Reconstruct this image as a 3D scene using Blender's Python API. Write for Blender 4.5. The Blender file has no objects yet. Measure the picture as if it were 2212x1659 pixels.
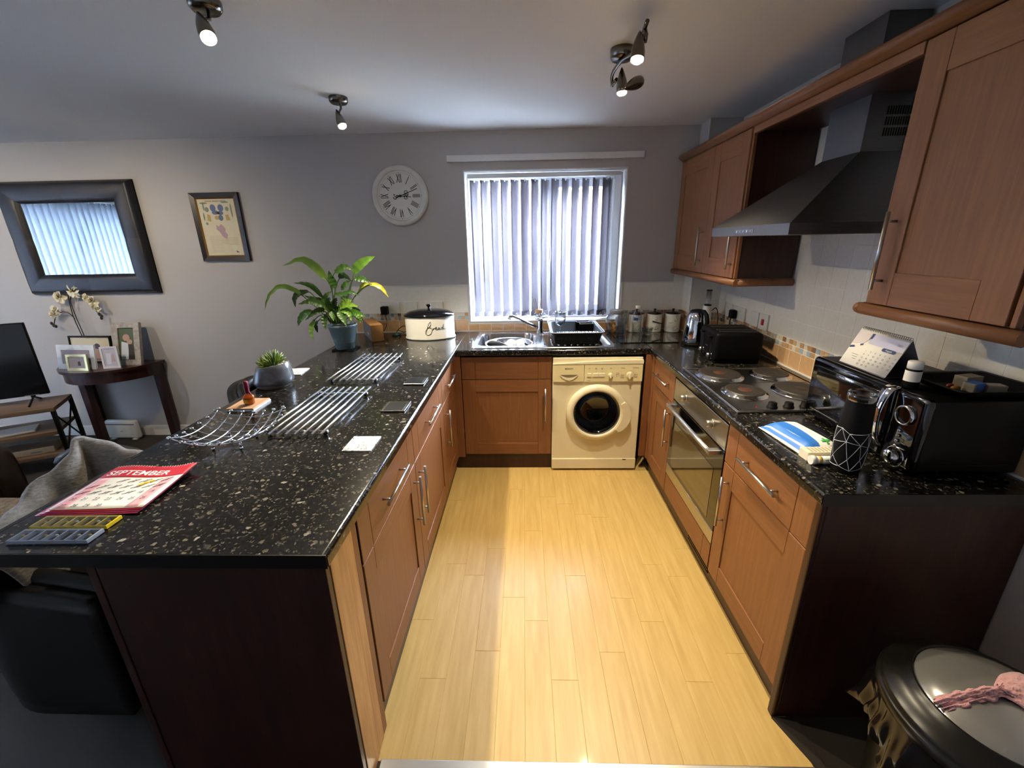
import bpy, bmesh, math, random
from mathutils import Vector, Matrix, Euler
random.seed(7)
S = bpy.context.scene
COL = S.collection
PI = math.pi

# ------------------------------------------------------------------ camera
def make_camera():
    yaw, pitch, roll = -0.0325, -0.3208, -0.0187
    cy, sy, cp, sp = math.cos(yaw), math.sin(yaw), math.cos(pitch), math.sin(pitch)
    f = Vector((sy*cp, cy*cp, sp)); r = Vector((cy, -sy, 0)); u = r.cross(f)
    cr, sr = math.cos(roll), math.sin(roll)
    r2 = cr*r + sr*u; u2 = -sr*r + cr*u
    cd = bpy.data.cameras.new('camera'); co = bpy.data.objects.new('camera', cd); COL.objects.link(co)
    m = Matrix((r2, u2, -f)).transposed().to_4x4(); m.translation = (0.4685, -3.4466, 1.5956)
    co.matrix_world = m
    cd.sensor_width = 36; cd.lens = 924.73*36/2212; cd.clip_start = 0.02; cd.clip_end = 200
    S.camera = co
make_camera()

# ------------------------------------------------------------------ world, exposure, daylight
W = bpy.data.worlds.new('sky'); S.world = W; W.use_nodes = True
bg = W.node_tree.nodes['Background']
bg.inputs[0].default_value = (0.80, 0.90, 1.0, 1); bg.inputs[1].default_value = 112.0
S.view_settings.view_transform = 'Standard'; S.view_settings.look = 'None'
S.view_settings.gamma = 1.0; S.view_settings.exposure = 0.68; S.view_settings.use_curve_mapping = False
S.cycles.use_denoising = True
S.cycles.max_bounces = 10; S.cycles.diffuse_bounces = 5; S.cycles.transparent_max_bounces = 16
S.cycles.sample_clamp_indirect = 10.0; S.cycles.caustics_reflective = False; S.cycles.caustics_refractive = False
LAMP_W = 15.5             # power of one ceiling spot
LAMP_COL = (1.0, 0.86, 0.62)
def portal(name, loc, rot, sx, sy):
    d = bpy.data.lights.new(name, 'AREA'); d.shape = 'RECTANGLE'; d.size = sx; d.size_y = sy
    d.cycles.is_portal = True
    o = bpy.data.objects.new(name, d); COL.objects.link(o); o.location = loc; o.rotation_euler = rot
portal('window_portal', (0.626, 0.34, 1.54), (-PI/2, 0, 0), 1.2, 1.12)
portal('patio_portal', (-5.32, -1.95, 1.1), (0, -PI/2, 0), 2.1, 2.1)

# ------------------------------------------------------------------ helpers
def lin(h):
    h = h.lstrip('#'); c = [int(h[i:i+2], 16)/255 for i in (0, 2, 4)]
    return tuple(x/12.92 if x <= .04045 else ((x+.055)/1.055)**2.4 for x in c) + (1,)
MATS = {}
def mat(name, col, rough=.5, metal=0, trans=0, ior=1.45, alpha=1, coat=0, spec=None, emit=None, estr=0, sheen=0):
    if name in MATS: return MATS[name]
    m = bpy.data.materials.new(name); m.use_nodes = True
    b = m.node_tree.nodes['Principled BSDF']
    b.inputs['Base Color'].default_value = lin(col) if isinstance(col, str) else col
    b.inputs['Roughness'].default_value = rough; b.inputs['Metallic'].default_value = metal
    b.inputs['Transmission Weight'].default_value = trans; b.inputs['IOR'].default_value = ior
    b.inputs['Alpha'].default_value = alpha; b.inputs['Coat Weight'].default_value = coat
    b.inputs['Coat Roughness'].default_value = .08
    if spec is not None: b.inputs['Specular IOR Level'].default_value = spec
    if sheen: b.inputs['Sheen Weight'].default_value = sheen
    if emit: b.inputs['Emission Color'].default_value = lin(emit) if isinstance(emit, str) else emit; b.inputs['Emission Strength'].default_value = estr
    MATS[name] = m; return m
class NT:
    def __init__(s, m): s.t = m.node_tree; s.b = s.t.nodes['Principled BSDF']
    def n(s, typ, **kw):
        x = s.t.nodes.new('ShaderNode'+typ)
        for k, v in kw.items():
            if k in x.inputs.keys(): x.inputs[k].default_value = v
            else: setattr(x, k, v)
        return x
    def l(s, a, b): s.t.links.new(a, b)
    def coord(s, scale=(1, 1, 1), kind='Object'):
        tc = s.n('TexCoord'); mp = s.n('Mapping'); mp.inputs['Scale'].default_value = scale
        s.l(tc.outputs[kind], mp.inputs['Vector']); return mp.outputs['Vector']
    def ramp(s, fac, stops):
        r = s.n('ValToRGB'); e = r.color_ramp.elements
        while len(e) < len(stops): e.new(.5)
        for x, (p, c) in zip(e, stops): x.position = p; x.color = lin(c) if isinstance(c, str) else c
        s.l(fac, r.inputs['Fac']); return r.outputs['Color']
    def bump(s, h, strength=.2, dist=.002):
        b = s.n('Bump'); b.inputs['Strength'].default_value = strength; b.inputs['Distance'].default_value = dist
        s.l(h, b.inputs['Height']); s.l(b.outputs['Normal'], s.b.inputs['Normal'])
def wood(name, c1, c2, c3, scale, rough=.32, coat=.15, noise=4.0, bump=.03):
    m = mat(name, c2, rough, coat=coat); t = NT(m)
    v = t.coord(scale); n = t.n('TexNoise', Scale=noise, Detail=5.0, Roughness=.6); t.l(v, n.inputs['Vector'])
    oi = t.n('ObjectInfo'); va = t.n('VectorMath', operation='ADD')
    cmb = t.n('CombineXYZ'); mul = t.n('Math', operation='MULTIPLY'); mul.inputs[1].default_value = 37.0
    t.l(oi.outputs['Random'], mul.inputs[0]); t.l(mul.outputs[0], cmb.inputs[0]); t.l(mul.outputs[0], cmb.inputs[2])
    t.l(v, va.inputs[0]); t.l(cmb.outputs[0], va.inputs[1]); t.l(va.outputs[0], n.inputs['Vector'])
    c = t.ramp(n.outputs['Fac'], [(.28, c1), (.5, c2), (.72, c3)]); t.l(c, t.b.inputs['Base Color'])
    t.bump(n.outputs['Fac'], bump, .001); return m
def noisy(name, c1, c2, rough=.6, scale=80, kind='Object', bump=.2, dist=.002, metal=0, stretch=(1, 1, 1), sheen=0, coat=0):
    m = mat(name, c1, rough, metal, sheen=sheen, coat=coat); t = NT(m); v = t.coord(stretch, kind)
    n = t.n('TexNoise', Scale=scale, Detail=4.0); t.l(v, n.inputs['Vector'])
    t.l(t.ramp(n.outputs['Fac'], [(.3, c1), (.7, c2)]), t.b.inputs['Base Color'])
    if bump: t.bump(n.outputs['Fac'], bump, dist)
    return m
def glass(name, tint='#ffffff', rough=0.0, ior=1.2, refl=.12):
    """thin clear glass: see-through sheet with a mirror-like surface reflection"""
    if name in MATS: return MATS[name]
    m = bpy.data.materials.new(name); m.use_nodes = True; t = m.node_tree; t.nodes.clear()
    o = t.nodes.new('ShaderNodeOutputMaterial'); mx = t.nodes.new('ShaderNodeMixShader')
    tr = t.nodes.new('ShaderNodeBsdfTransparent'); gl = t.nodes.new('ShaderNodeBsdfGlossy')
    fr = t.nodes.new('ShaderNodeLayerWeight'); fr.inputs[0].default_value = refl
    tr.inputs[0].default_value = lin(tint); gl.inputs[1].default_value = rough if rough else .02
    t.links.new(fr.outputs['Facing'], mx.inputs[0]); t.links.new(tr.outputs[0], mx.inputs[1]); t.links.new(gl.outputs[0], mx.inputs[2])
    t.links.new(mx.outputs[0], o.inputs[0]); MATS[name] = m; return m
def fabric_blind(name, c, tl=.5, see=.12):
    if name in MATS: return MATS[name]
    m = bpy.data.materials.new(name); m.use_nodes = True; t = m.node_tree; t.nodes.clear()
    o = t.nodes.new('ShaderNodeOutputMaterial')
    tc = t.nodes.new('ShaderNodeTexCoord'); mp = t.nodes.new('ShaderNodeMapping'); mp.inputs['Scale'].default_value = (900, 900, 60)
    ns = t.nodes.new('ShaderNodeTexNoise'); ns.inputs['Scale'].default_value = 1.0; ns.inputs['Detail'].default_value = 3
    rp = t.nodes.new('ShaderNodeValToRGB'); rp.color_ramp.elements[0].position = .3; rp.color_ramp.elements[1].position = .75
    cl = lin(c); rp.color_ramp.elements[0].color = (cl[0]*.72, cl[1]*.72, cl[2]*.72, 1); rp.color_ramp.elements[1].color = cl
    d = t.nodes.new('ShaderNodeBsdfDiffuse'); tl_ = t.nodes.new('ShaderNodeBsdfTranslucent'); tr = t.nodes.new('ShaderNodeBsdfTransparent')
    m1 = t.nodes.new('ShaderNodeMixShader'); m1.inputs[0].default_value = tl; m2 = t.nodes.new('ShaderNodeMixShader'); m2.inputs[0].default_value = see
    L = t.links.new
    L(tc.outputs['Object'], mp.inputs[0]); L(mp.outputs[0], ns.inputs['Vector']); L(ns.outputs['Fac'], rp.inputs[0])
    L(rp.outputs[0], d.inputs[0]); L(rp.outputs[0], tl_.inputs[0]); L(d.outputs[0], m1.inputs[1]); L(tl_.outputs[0], m1.inputs[2])
    L(m1.outputs[0], m2.inputs[1]); L(tr.outputs[0], m2.inputs[2]); L(m2.outputs[0], o.inputs[0])
    MATS[name] = m; return m

# mesh builder ------------------------------------------------------------
def frame_from(d):
    d = Vector(d).normalized(); a = Vector((0, 0, 1)) if abs(d.z) < .9 else Vector((1, 0, 0))
    x = a.cross(d).normalized(); return x, d.cross(x)
class MB:
    def __init__(s): s.v = []; s.f = []; s.mi = []; s.sm = []
    def add(s, vs, fs, M=None, mi=0, sm=False):
        o = len(s.v)
        for v in vs:
            v = Vector(v); s.v.append(tuple(M @ v) if M is not None else tuple(v))
        for f in fs: s.f.append(tuple(i+o for i in f)); s.mi.append(mi); s.sm.append(sm)
        return s
    def box(s, x0, x1, y0, y1, z0, z1, bev=0, M=None, mi=0, seg=2):
        if bev <= 0:
            vs = [(x, y, z) for z in (z0, z1) for y in (y0, y1) for x in (x0, x1)]
            return s.add(vs, [(0, 2, 3, 1), (4, 5, 7, 6), (0, 1, 5, 4), (2, 6, 7, 3), (0, 4, 6, 2), (1, 3, 7, 5)], M, mi)
        bm = bmesh.new(); bmesh.ops.create_cube(bm, size=1)
        for v in bm.verts: v.co = Vector((x0+(v.co.x+.5)*(x1-x0), y0+(v.co.y+.5)*(y1-y0), z0+(v.co.z+.5)*(z1-z0)))
        b = min(bev, .49*min(abs(x1-x0), abs(y1-y0), abs(z1-z0)))
        bmesh.ops.bevel(bm, geom=bm.edges[:], offset=b, segments=seg, affect='EDGES', profile=.5)
        s.bm(bm, M, mi, seg > 2); return s
    def bm(s, bm, M=None, mi=0, sm=False):
        bm.verts.index_update()
        s.add([v.co.copy() for v in bm.verts], [[v.index for v in f.verts] for f in bm.faces], M, mi, sm); bm.free(); return s
    def lathe(s, prof, seg=32, c=(0, 0, 0), sx=1, sy=1, M=None, mi=0, sm=True, a0=0, a1=2*PI):
        full = abs(a1-a0-2*PI) < 1e-6; n = seg if full else seg+1
        vs = []; idx = []
        for r, z in prof:
            if r < 1e-6 and full: idx.append([len(vs)]*n); vs.append((c[0], c[1], c[2]+z))
            else:
                idx.append(list(range(len(vs), len(vs)+n)))
                for k in range(n):
                    a = a0+(a1-a0)*k/seg; vs.append((c[0]+sx*r*math.cos(a), c[1]+sy*r*math.sin(a), c[2]+z))
        fs = []
        for i in range(len(prof)-1):
            A, B = idx[i], idx[i+1]
            for k in range(seg):
                k2 = (k+1) % n
                f = []
                for q in (A[k], A[k2], B[k2], B[k]):
                    if q not in f: f.append(q)
                if len(f) > 2: fs.append(f)
        return s.add(vs, fs, M, mi, sm)
    def cyl(s, p0, p1, r, seg=16, r1=None, M=None, mi=0, sm=True):
        p0, p1 = Vector(p0), Vector(p1); r1 = r if r1 is None else r1; x, y = frame_from(p1-p0); vs = []
        for p, q in ((p0, r), (p1, r1)):
            for k in range(seg):
                a = 2*PI*k/seg; vs.append(p+q*(math.cos(a)*x+math.sin(a)*y))
        s.add(vs, [(k, (k+1) % seg, seg+(k+1) % seg, seg+k) for k in range(seg)], M, mi, sm)
        return s.add(vs, [tuple(range(seg))[::-1], tuple(range(seg, 2*seg))], M, mi, False)
    def tube(s, pts, r, seg=8, M=None, mi=0, closed=False, sm=True):
        pts = [Vector(p) for p in pts]; n = len(pts); R = r if isinstance(r, (list, tuple)) else [r]*n
        vs = []; px = None
        for i, p in enumerate(pts):
            if closed: d = pts[(i+1) % n]-pts[i-1]
            else: d = pts[min(i+1, n-1)]-pts[max(i-1, 0)]
            if d.length < 1e-9: d = Vector((0, 0, 1))
            d.normalize()
            if px is None: px, py = frame_from(d)
            else:
                px = px-d*px.dot(d); px = px.normalized() if px.length > 1e-6 else frame_from(d)[0]
                py = d.cross(px)
            for k in range(seg):
                a = 2*PI*k/seg; vs.append(p+R[i]*(math.cos(a)*px+math.sin(a)*py))
        fs = []; m = n if closed else n-1
        for i in range(m):
            j = (i+1) % n
            for k in range(seg): fs.append((i*seg+k, i*seg+(k+1) % seg, j*seg+(k+1) % seg, j*seg+k))
        s.add(vs, fs, M, mi, sm)
        if not closed: s.add(vs, [tuple(range(seg))[::-1], tuple(range((n-1)*seg, n*seg))], M, mi, False)
        return s
    def prism(s, poly, z0, z1, M=None, mi=0, sm=False):
        n = len(poly); vs = [(x, y, z0) for x, y in poly]+[(x, y, z1) for x, y in poly]
        s.add(vs, [tuple(range(n))[::-1], tuple(range(n, 2*n))], M, mi, False)
        return s.add(vs, [(k, (k+1) % n, n+(k+1) % n, n+k) for k in range(n)], M, mi, sm)
    def sheet(s, fn, nu, nv, th=0, M=None, mi=0, sm=True):
        P = [[Vector(fn(i/nu, j/nv)) for i in range(nu+1)] for j in range(nv+1)]
        vs = [p for row in P for p in row]; w = nu+1
        fs = [(j*w+i, j*w+i+1, (j+1)*w+i+1, (j+1)*w+i) for j in range(nv) for i in range(nu)]
        if not th: return s.add(vs, fs, M, mi, sm)
        nr = []
        for j in range(nv+1):
            for i in range(nu+1):
                du = P[j][min(i+1, nu)]-P[j][max(i-1, 0)]; dv = P[min(j+1, nv)][i]-P[max(j-1, 0)][i]
                q = du.cross(dv); nr.append(q.normalized() if q.length > 1e-12 else Vector((0, 0, 1)))
        N = len(vs); vb = [p-th*q for p, q in zip(vs, nr)]
        fb = [tuple(reversed([i+N for i in f])) for f in fs]
        ring = [i for i in range(w)]+[j*w+nu for j in range(1, nv+1)]+[nv*w+i for i in range(nu-1, -1, -1)]+[j*w for j in range(nv-1, 0, -1)]
        rim = [(ring[k], ring[k]+N, ring[(k+1) % len(ring)]+N, ring[(k+1) % len(ring)]) for k in range(len(ring))]
        return s.add(vs+vb, fs+fb+rim, M, mi, sm)
    def sphere(s, c, r, seg=16, rings=8, sx=1, sy=1, sz=1, M=None, mi=0):
        prof = [(r*math.sin(PI*i/rings), -r*sz*math.cos(PI*i/rings)) for i in range(rings+1)]
        return s.lathe(prof, seg, c, sx, sy, M, mi)
    def text(s, body, size, M=None, mi=0, ext=.0004, xs=1, shear=0, align='CENTER', fn=None, dy=0):
        cu = bpy.data.curves.new('t', 'FONT'); cu.body = body; cu.size = size; cu.align_x = align; cu.align_y = 'CENTER'; cu.shear = shear
        cu.extrude = ext; cu.resolution_u = 3; cu.offset = dy
        o = bpy.data.objects.new('t', cu); COL.objects.link(o)
        me = bpy.data.meshes.new_from_object(o.evaluated_get(bpy.context.evaluated_depsgraph_get()))
        vs = [Vector((v.co.x*xs, v.co.y, v.co.z)) for v in me.vertices]
        if fn: vs = [Vector(fn(v)) for v in vs]
        s.add(vs, [tuple(p.vertices) for p in me.polygons], M, mi)
        bpy.data.objects.remove(o); bpy.data.curves.remove(cu); bpy.data.meshes.remove(me); return s
    def mesh(s, name, mats):
        me = bpy.data.meshes.new(name); me.from_pydata(s.v, [], s.f); me.update()
        for m in (mats if isinstance(mats, (list, tuple)) else [mats]): me.materials.append(m)
        me.polygons.foreach_set('material_index', s.mi); me.polygons.foreach_set('use_smooth', s.sm)
        bm = bmesh.new(); bm.from_mesh(me); bmesh.ops.remove_doubles(bm, verts=bm.verts, dist=1e-6)
        bmesh.ops.recalc_face_normals(bm, faces=bm.faces); bm.to_mesh(me); bm.free(); me.update(); return me
    def build(s, name, mats, parent=None, loc=None, rot=None, world=False):
        """world=True: the points are room coordinates; they are brought into the thing's own frame"""
        if world and parent is not None:
            Mi = root_matrix(parent).inverted(); s.v = [tuple(Mi @ Vector(v)) for v in s.v]
        o = bpy.data.objects.new(name, s.mesh(name, mats)); COL.objects.link(o)
        if parent is not None: o.parent = parent
        if loc: o.location = loc
        if rot: o.rotation_euler = rot
        return o
def root_matrix(o):
    while o.parent is not None: o = o.parent
    return Matrix.LocRotScale(o.location, o.rotation_euler, o.scale)
def put(name, me, parent=None, loc=(0, 0, 0), rot=(0, 0, 0), scale=(1, 1, 1)):
    o = bpy.data.objects.new(name, me); COL.objects.link(o); o.parent = parent
    o.location = loc; o.rotation_euler = rot; o.scale = scale; return o
def tag(o, label, cat, group=None):
    o['label'] = label; o['category'] = cat
    if group: o['group'] = group
    return o
def thing(name, label, cat, loc=(0, 0, 0), rz=0, group=None):
    o = bpy.data.objects.new(name, None); COL.objects.link(o); o.location = loc; o.rotation_euler = (0, 0, rz)
    o.empty_display_size = .05; return tag(o, label, cat, group)
def struct(o): o['kind'] = 'structure'; return o
def copy_tree(o, parent=None):
    c = o.copy(); COL.objects.link(c); c.parent = parent
    for ch in [x for x in bpy.data.objects if x.parent == o]: copy_tree(ch, c)
    return c
def T(x, y, z, rz=0, rx=0, ry=0): return Matrix.Translation((x, y, z)) @ Euler((rx, ry, rz)).to_matrix().to_4x4()
BACK = Euler((PI/2, 0, 0)).to_matrix().to_4x4()                    # drawing plane on a wall facing -y (x right, y up)
def onback(x, y, z): return Matrix.Translation((x, y, z)) @ BACK
def onright(x, y, z): return Matrix.Translation((x, y, z)) @ Euler((PI/2, 0, -PI/2)).to_matrix().to_4x4()   # facing -x
def onleft(x, y, z): return Matrix.Translation((x, y, z)) @ Euler((PI/2, 0, PI/2)).to_matrix().to_4x4()    # facing +x
def bez(pts, n=24):
    """smooth curve through the points (Catmull-Rom)"""
    P = [Vector(p) for p in pts]; P = [2*P[0]-P[1]]+P+[2*P[-1]-P[-2]]; out = []; m = len(P)-3
    for i in range(n+1):
        t = i/n*m; k = min(int(t), m-1); t -= k; a, b, c, d = P[k:k+4]
        out.append(.5*((2*b)+(c-a)*t+(2*a-5*b+4*c-d)*t*t+(3*b-a-3*c+d)*t**3))
    return out

# ------------------------------------------------------------------ materials
M_wall = noisy('taupe_wall_paint', '#b2ada9', '#b7b2ae', .85, 300, bump=.08, dist=.001)
M_ceil = noisy('white_ceiling_paint', '#dddddc', '#e3e3e2', .9, 200, bump=.05, dist=.001)
M_white_paint = mat('white_gloss_paint', '#dcdad6', .35)
M_upvc = mat('white_upvc', '#e4e6ea', .3)
M_tilew = noisy('cream_wall_tile', '#ebe4d6', '#f0eadd', .28, 60, bump=.25, dist=.003)
M_tileb = noisy('beige_wall_tile', '#c0966a', '#caa277', .3, 40, bump=.1, dist=.002)
M_grout = mat('white_grout', '#f2ede2', .8)
M_mos = [mat('mosaic_'+n, c, .25) for n, c in (('cream', '#cfc6b4'), ('tan', '#b58d66'), ('grey', '#8b908f'), ('blue', '#9aa6ad'), ('sand', '#c2a27c'), ('brown', '#8f6a50'))]
CH = ('#70462a', '#7a4e2d', '#845632')
M_wv = wood('cherry_wood_upright', *CH, (30, 30, 1.8), .46, .0, 3.0)
M_wy = wood('cherry_wood_along_run', *CH, (30, 1.8, 30), .46, .0, 3.0)
M_wx = wood('cherry_wood_along_back', *CH, (1.8, 30, 30), .46, .0, 3.0)
UP = CH
M_uv = wood('mahogany_door_upright', *UP, (30, 30, 1.8), .5, .0, 3.0)
M_uy = wood('mahogany_along_run', *UP, (30, 1.8, 30), .46, .0, 3.0)
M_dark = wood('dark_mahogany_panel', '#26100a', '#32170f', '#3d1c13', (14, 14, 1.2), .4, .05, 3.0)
M_darkleg = wood('dark_table_wood', '#1e0d08', '#2e140d', '#3a1a11', (10, 10, 1.2), .3, .2, 3.0)
M_post = wood('lamplit_edge_wood', '#a06f3e', '#b98650', '#c99a62', (14, 14, 1.2), .4, .1, 3.0)  # edging wood, with the lamplight on it put into the paler colour
M_steel = mat('brushed_steel', '#b9b7b2', .28, 1)
M_steelh = noisy('hood_steel', '#69696b', '#737375', .46, 400, bump=0, metal=1, stretch=(.05, 1, 1))
M_chrome = mat('polished_chrome', '#d8d9dc', .06, 1)
M_nickel = mat('dark_nickel', '#6d675f', .22, 1)
M_black = mat('black_plastic', '#070708', .55, spec=.12)
M_blackm = mat('matt_black', '#060607', .55, spec=.2)
M_gloss = mat('gloss_black', '#050506', .06, coat=.5)
M_white = mat('white_plastic', '#e3e0d6', .3)
M_paper = mat('white_paper', '#e6e2d8', .7)
M_ink = mat('black_ink', '#17171a', .6)
M_greyink = mat('grey_ink', '#6c6a70', .6)
M_red = mat('red_print', '#b81f2d', .5)
M_pink = mat('pink_print', '#e2a3a8', .6)
M_navy = mat('navy_print', '#1d3768', .5)
M_yellow = mat('yellow_plastic', '#d8b81e', .35)
M_glass = glass('clear_glass', '#fbfcfc', refl=.34); M_pane = glass('window_pane', '#f4f8ff', refl=.06)
M_greenglass = glass('greenish_glass', '#a9b8b0', refl=.35)
def make_worktop_mat():
    m = mat('black_speckled_laminate', '#0c0c0d', .16, coat=.1); t = NT(m)
    v = t.coord((1, 1, 1), 'Object')
    wn = t.n('TexNoise', Scale=60.0, Detail=3.0); t.l(v, wn.inputs['Vector'])
    mixv = t.n('MixRGB'); mixv.inputs['Fac'].default_value = .022; t.l(v, mixv.inputs['Color1']); t.l(wn.outputs['Color'], mixv.inputs['Color2'])
    def chips(scale, thr, dens, soft=.08):
        vo = t.n('TexVoronoi', Scale=scale, Randomness=1.0); t.l(mixv.outputs[0], vo.inputs['Vector'])
        sep = t.n('SeparateColor'); t.l(vo.outputs['Color'], sep.inputs[0])
        a = t.n('MapRange'); a.inputs[1].default_value = thr; a.inputs[2].default_value = thr-soft; t.l(vo.outputs['Distance'], a.inputs[0])
        b = t.n('Math', operation='GREATER_THAN'); b.inputs[1].default_value = 1-dens; t.l(sep.outputs[0], b.inputs[0])
        c = t.n('Math', operation='MULTIPLY'); t.l(a.outputs[0], c.inputs[0]); t.l(b.outputs[0], c.inputs[1])
        d = t.n('Math', operation='MULTIPLY'); t.l(c.outputs[0], d.inputs[0]); t.l(sep.outputs[1], d.inputs[1]); return d.outputs[0]
    base = t.n('TexNoise', Scale=150.0, Detail=4.0); t.l(v, base.inputs['Vector'])
    col = t.ramp(base.outputs['Fac'], [(.45, '#080808'), (.62, '#191716'), (.76, '#38342f')])
    for sc, th, de, hexc in ((130, .48, .34, '#565148'), (62, .38, .24, '#6a6358'), (38, .30, .12, '#928c81'), (26, .23, .10, '#a29c92')):
        mx = t.n('MixRGB'); t.l(chips(sc, th, de), mx.inputs['Fac']); t.l(col, mx.inputs['Color1']); mx.inputs['Color2'].default_value = lin(hexc); col = mx.outputs[0]
    t.l(col, t.b.inputs['Base Color']); return m
M_top = make_worktop_mat()
M_edge = mat('black_worktop_edging', '#070707', .3)
M_carpet = noisy('dark_grey_carpet', '#2c2621', '#3b342d', .95, 900, bump=.6, dist=.004)
M_leather = noisy('black_leather', '#0b0a0a', '#141312', .38, 350, bump=.2, dist=.001)
# ================================================================== ROOM
XR, XL, YF, HC = 1.93, -5.0, -6.0, 2.35
ZT, ZB = 0.907, 0.868                     # worktop top and underside
WX0, WX1, WZ0, WZ1 = .027, 1.225, .98, 2.094
b = MB(); b.box(XL-.3, WX0, 0, .3, -.1, HC).box(WX1, XR+.3, 0, .3, -.1, HC).box(WX0, WX1, 0, .3, -.1, WZ0).box(WX0, WX1, 0, .3, WZ1, HC)
wall_back = struct(b.build('wall_back', M_wall))
wall_right = struct(MB().box(XR, XR+.3, YF, 0, -.1, HC).build('wall_right', M_wall))
PY0, PY1, PZ0, PZ1 = -2.95, -.95, .08, 2.12
b = MB(); b.box(XL-.3, XL, YF, PY0, -.1, HC).box(XL-.3, XL, PY1, 0, -.1, HC)
for y0_, y1_ in ((PY0, PY1),): b.box(XL-.3, XL, y0_, y1_, -.1, PZ0).box(XL-.3, XL, y0_, y1_, PZ1, HC)
struct(b.build('wall_left', M_wall))
struct(MB().box(XL-.3, XR+.3, YF-.3, YF, -.1, HC).build('wall_front', M_wall))
struct(MB().box(XL-.3, XR+.3, YF-.3, .3, HC, HC+.2).build('ceiling', M_ceil))
# boxed-in pipe in the corner
wall_box = struct(MB().box(1.715, XR, -.165, 0, 0, HC).build('wall_corner', M_wall))
# floor: carpet with a bed for the laminate
LX0, LX1, LY0, LY1 = -.05, 1.372, -2.525, -.05
b = MB(); b.box(XL, LX0, YF, 0, -.1, 0).box(LX1, XR, YF, 0, -.1, 0).box(LX0, LX1, YF, LY0, -.1, 0).box(LX0, LX1, LY1, 0, -.1, 0)
b.box(LX0, LX1, LY0, LY1, -.1, -.012, mi=1)
floor = struct(b.build('floor', [M_carpet, mat('plank_bed', '#4a3a22', .9)]))
M_plank = wood('maple_laminate', '#ad8e50', '#b8995b', '#c2a367', (14, 1.1, 14), .4, .03, 3.0, .04)
def chamfer_tile(w, h, th, ch):
    m = MB(); vs = [(0, 0, 0), (w, 0, 0), (w, h, 0), (0, h, 0), (0, 0, th-ch), (w, 0, th-ch), (w, h, th-ch), (0, h, th-ch), (ch, ch, th), (w-ch, ch, th), (w-ch, h-ch, th), (ch, h-ch, th)]
    m.add(vs, [(0, 1, 5, 4), (1, 2, 6, 5), (2, 3, 7, 6), (3, 0, 4, 7), (4, 5, 9, 8), (5, 6, 10, 9), (6, 7, 11, 10), (7, 4, 8, 11), (8, 9, 10, 11), (0, 3, 2, 1)]); return m
rnd = random.Random(3); n = 14; pw = (LX1-LX0)/n
pmesh = chamfer_tile(1, 1, .012, .0012).mesh('plank', M_plank)
pm = {}
for i in range(n):
    y = LY0; k = 0
    first = (.55, .28, .82, .4, .68)[i % 5]
    while y < LY1-.02:
        L = min((first if k == 0 else (.62, .93, .62, 1.24)[(i+k) % 4]), LY1-y)
        if LY1-(y+L) < .12: L = LY1-y
        key = round(L, 3)
        if key not in pm: pm[key] = chamfer_tile(pw, L, .012, .0011).mesh('plank', M_plank)
        put('plank', pm[key], floor, (LX0+i*pw, y, -.012)); y += L; k += 1
struct(MB().box(LX0+.04, LX1, LY0-.035, LY0+.004, 0, .006, .002).build('trim_1', mat('aluminium_threshold', '#a9a9a6', .35, 1)))
struct(MB().prism([(1.318, -2.372), (1.378, -2.524), (1.405, -2.524), (1.40, -2.372)], 0, .006).build('trim_2', M_carpet))
# baseboards
def baseboard(name, x0, x1, y0, y1):
    m = MB(); m.box(x0, x1, y0, y1, 0, .075).box(x0+.000, x1, y0+.004 if y1-y0 < .05 else y0, y1, .075, .092, .003); return struct(m.build(name, M_white_paint))
baseboard('baseboard_back', XL, -.625, -.016, 0); baseboard('baseboard_left', XL, XL+.016, YF, 0)
baseboard('baseboard_right', XR-.016, XR, YF, -2.4)
baseboard('baseboard_front', XL, XR, YF, YF+.016)

# ------------------------------------------------------------------ wall tiles (each its own piece)
tcache = {}
def tile(parent, plane, a0, a1, z0, z1, m, at):
    """plane 'b': wall facing -y at y=at, a = x;  plane 'r': wall facing -x at x=at, a = -y"""
    g = .0014; w, h = a1-a0-2*g, z1-z0-2*g
    key = (round(w, 4), round(h, 4), m.name)
    if key not in tcache: tcache[key] = chamfer_tile(w, h, .0046, .0007).mesh('tile', m)
    if plane == 'b': return put('tile', tcache[key], parent, (a0+g, at, z0+g), (PI/2, 0, 0))
    return put('tile', tcache[key], parent, (at, -(a0+g), z0+g), (PI/2, 0, -PI/2))
def tile_row(parent, plane, a0, a1, z0, z1, pitch, m, at, start=None):
    s0 = a0 if start is None else start
    k = 0
    while True:
        u0, u1 = max(s0+k*pitch, a0), min(s0+(k+1)*pitch, a1); k += 1
        if u1-u0 < .008:
            if s0+k*pitch > a1: break
            continue
        tile(parent, plane, u0, u1, z0, z1, m, at)
        if s0+k*pitch >= a1: break
Z0, Z1, Z2, Z3, Z4 = ZT+.004, 1.005, 1.064, 1.160, 1.273
P = .0945
tile_row(wall_back, 'b', -.905, WX0-.012, Z0, Z1, P, M_tileb, 0, -.933); tile_row(wall_back, 'b', WX0-.012, WX1+.012, Z0, WZ0-.012, P, M_tileb, 0, WX0-.018)
tile_row(wall_back, 'b', WX1+.012, 1.715, Z0, Z1, P, M_tileb, 0)
for z0, z1 in ((Z2, Z3), (Z3, Z4)):
    tile_row(wall_back, 'b', -.905, WX0-.012, z0, z1, 2*P, M_tilew, 0, -.933); tile_row(wall_back, 'b', WX1+.012, 1.715, z0, z1, P, M_tilew, 0)
tile_row(wall_back, 'b', 1.63, 1.715, Z4, Z4+.1, P, M_tilew, 0)
rows = [Z2+.0985*i for i in range(12)]
tile_row(wall_box, 'r', 0, .165, Z0, Z1, P, M_tileb, 1.715); tile_row(wall_box, 'b', 1.715, XR, Z0, Z1, .1075, M_tileb, -.165)
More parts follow.
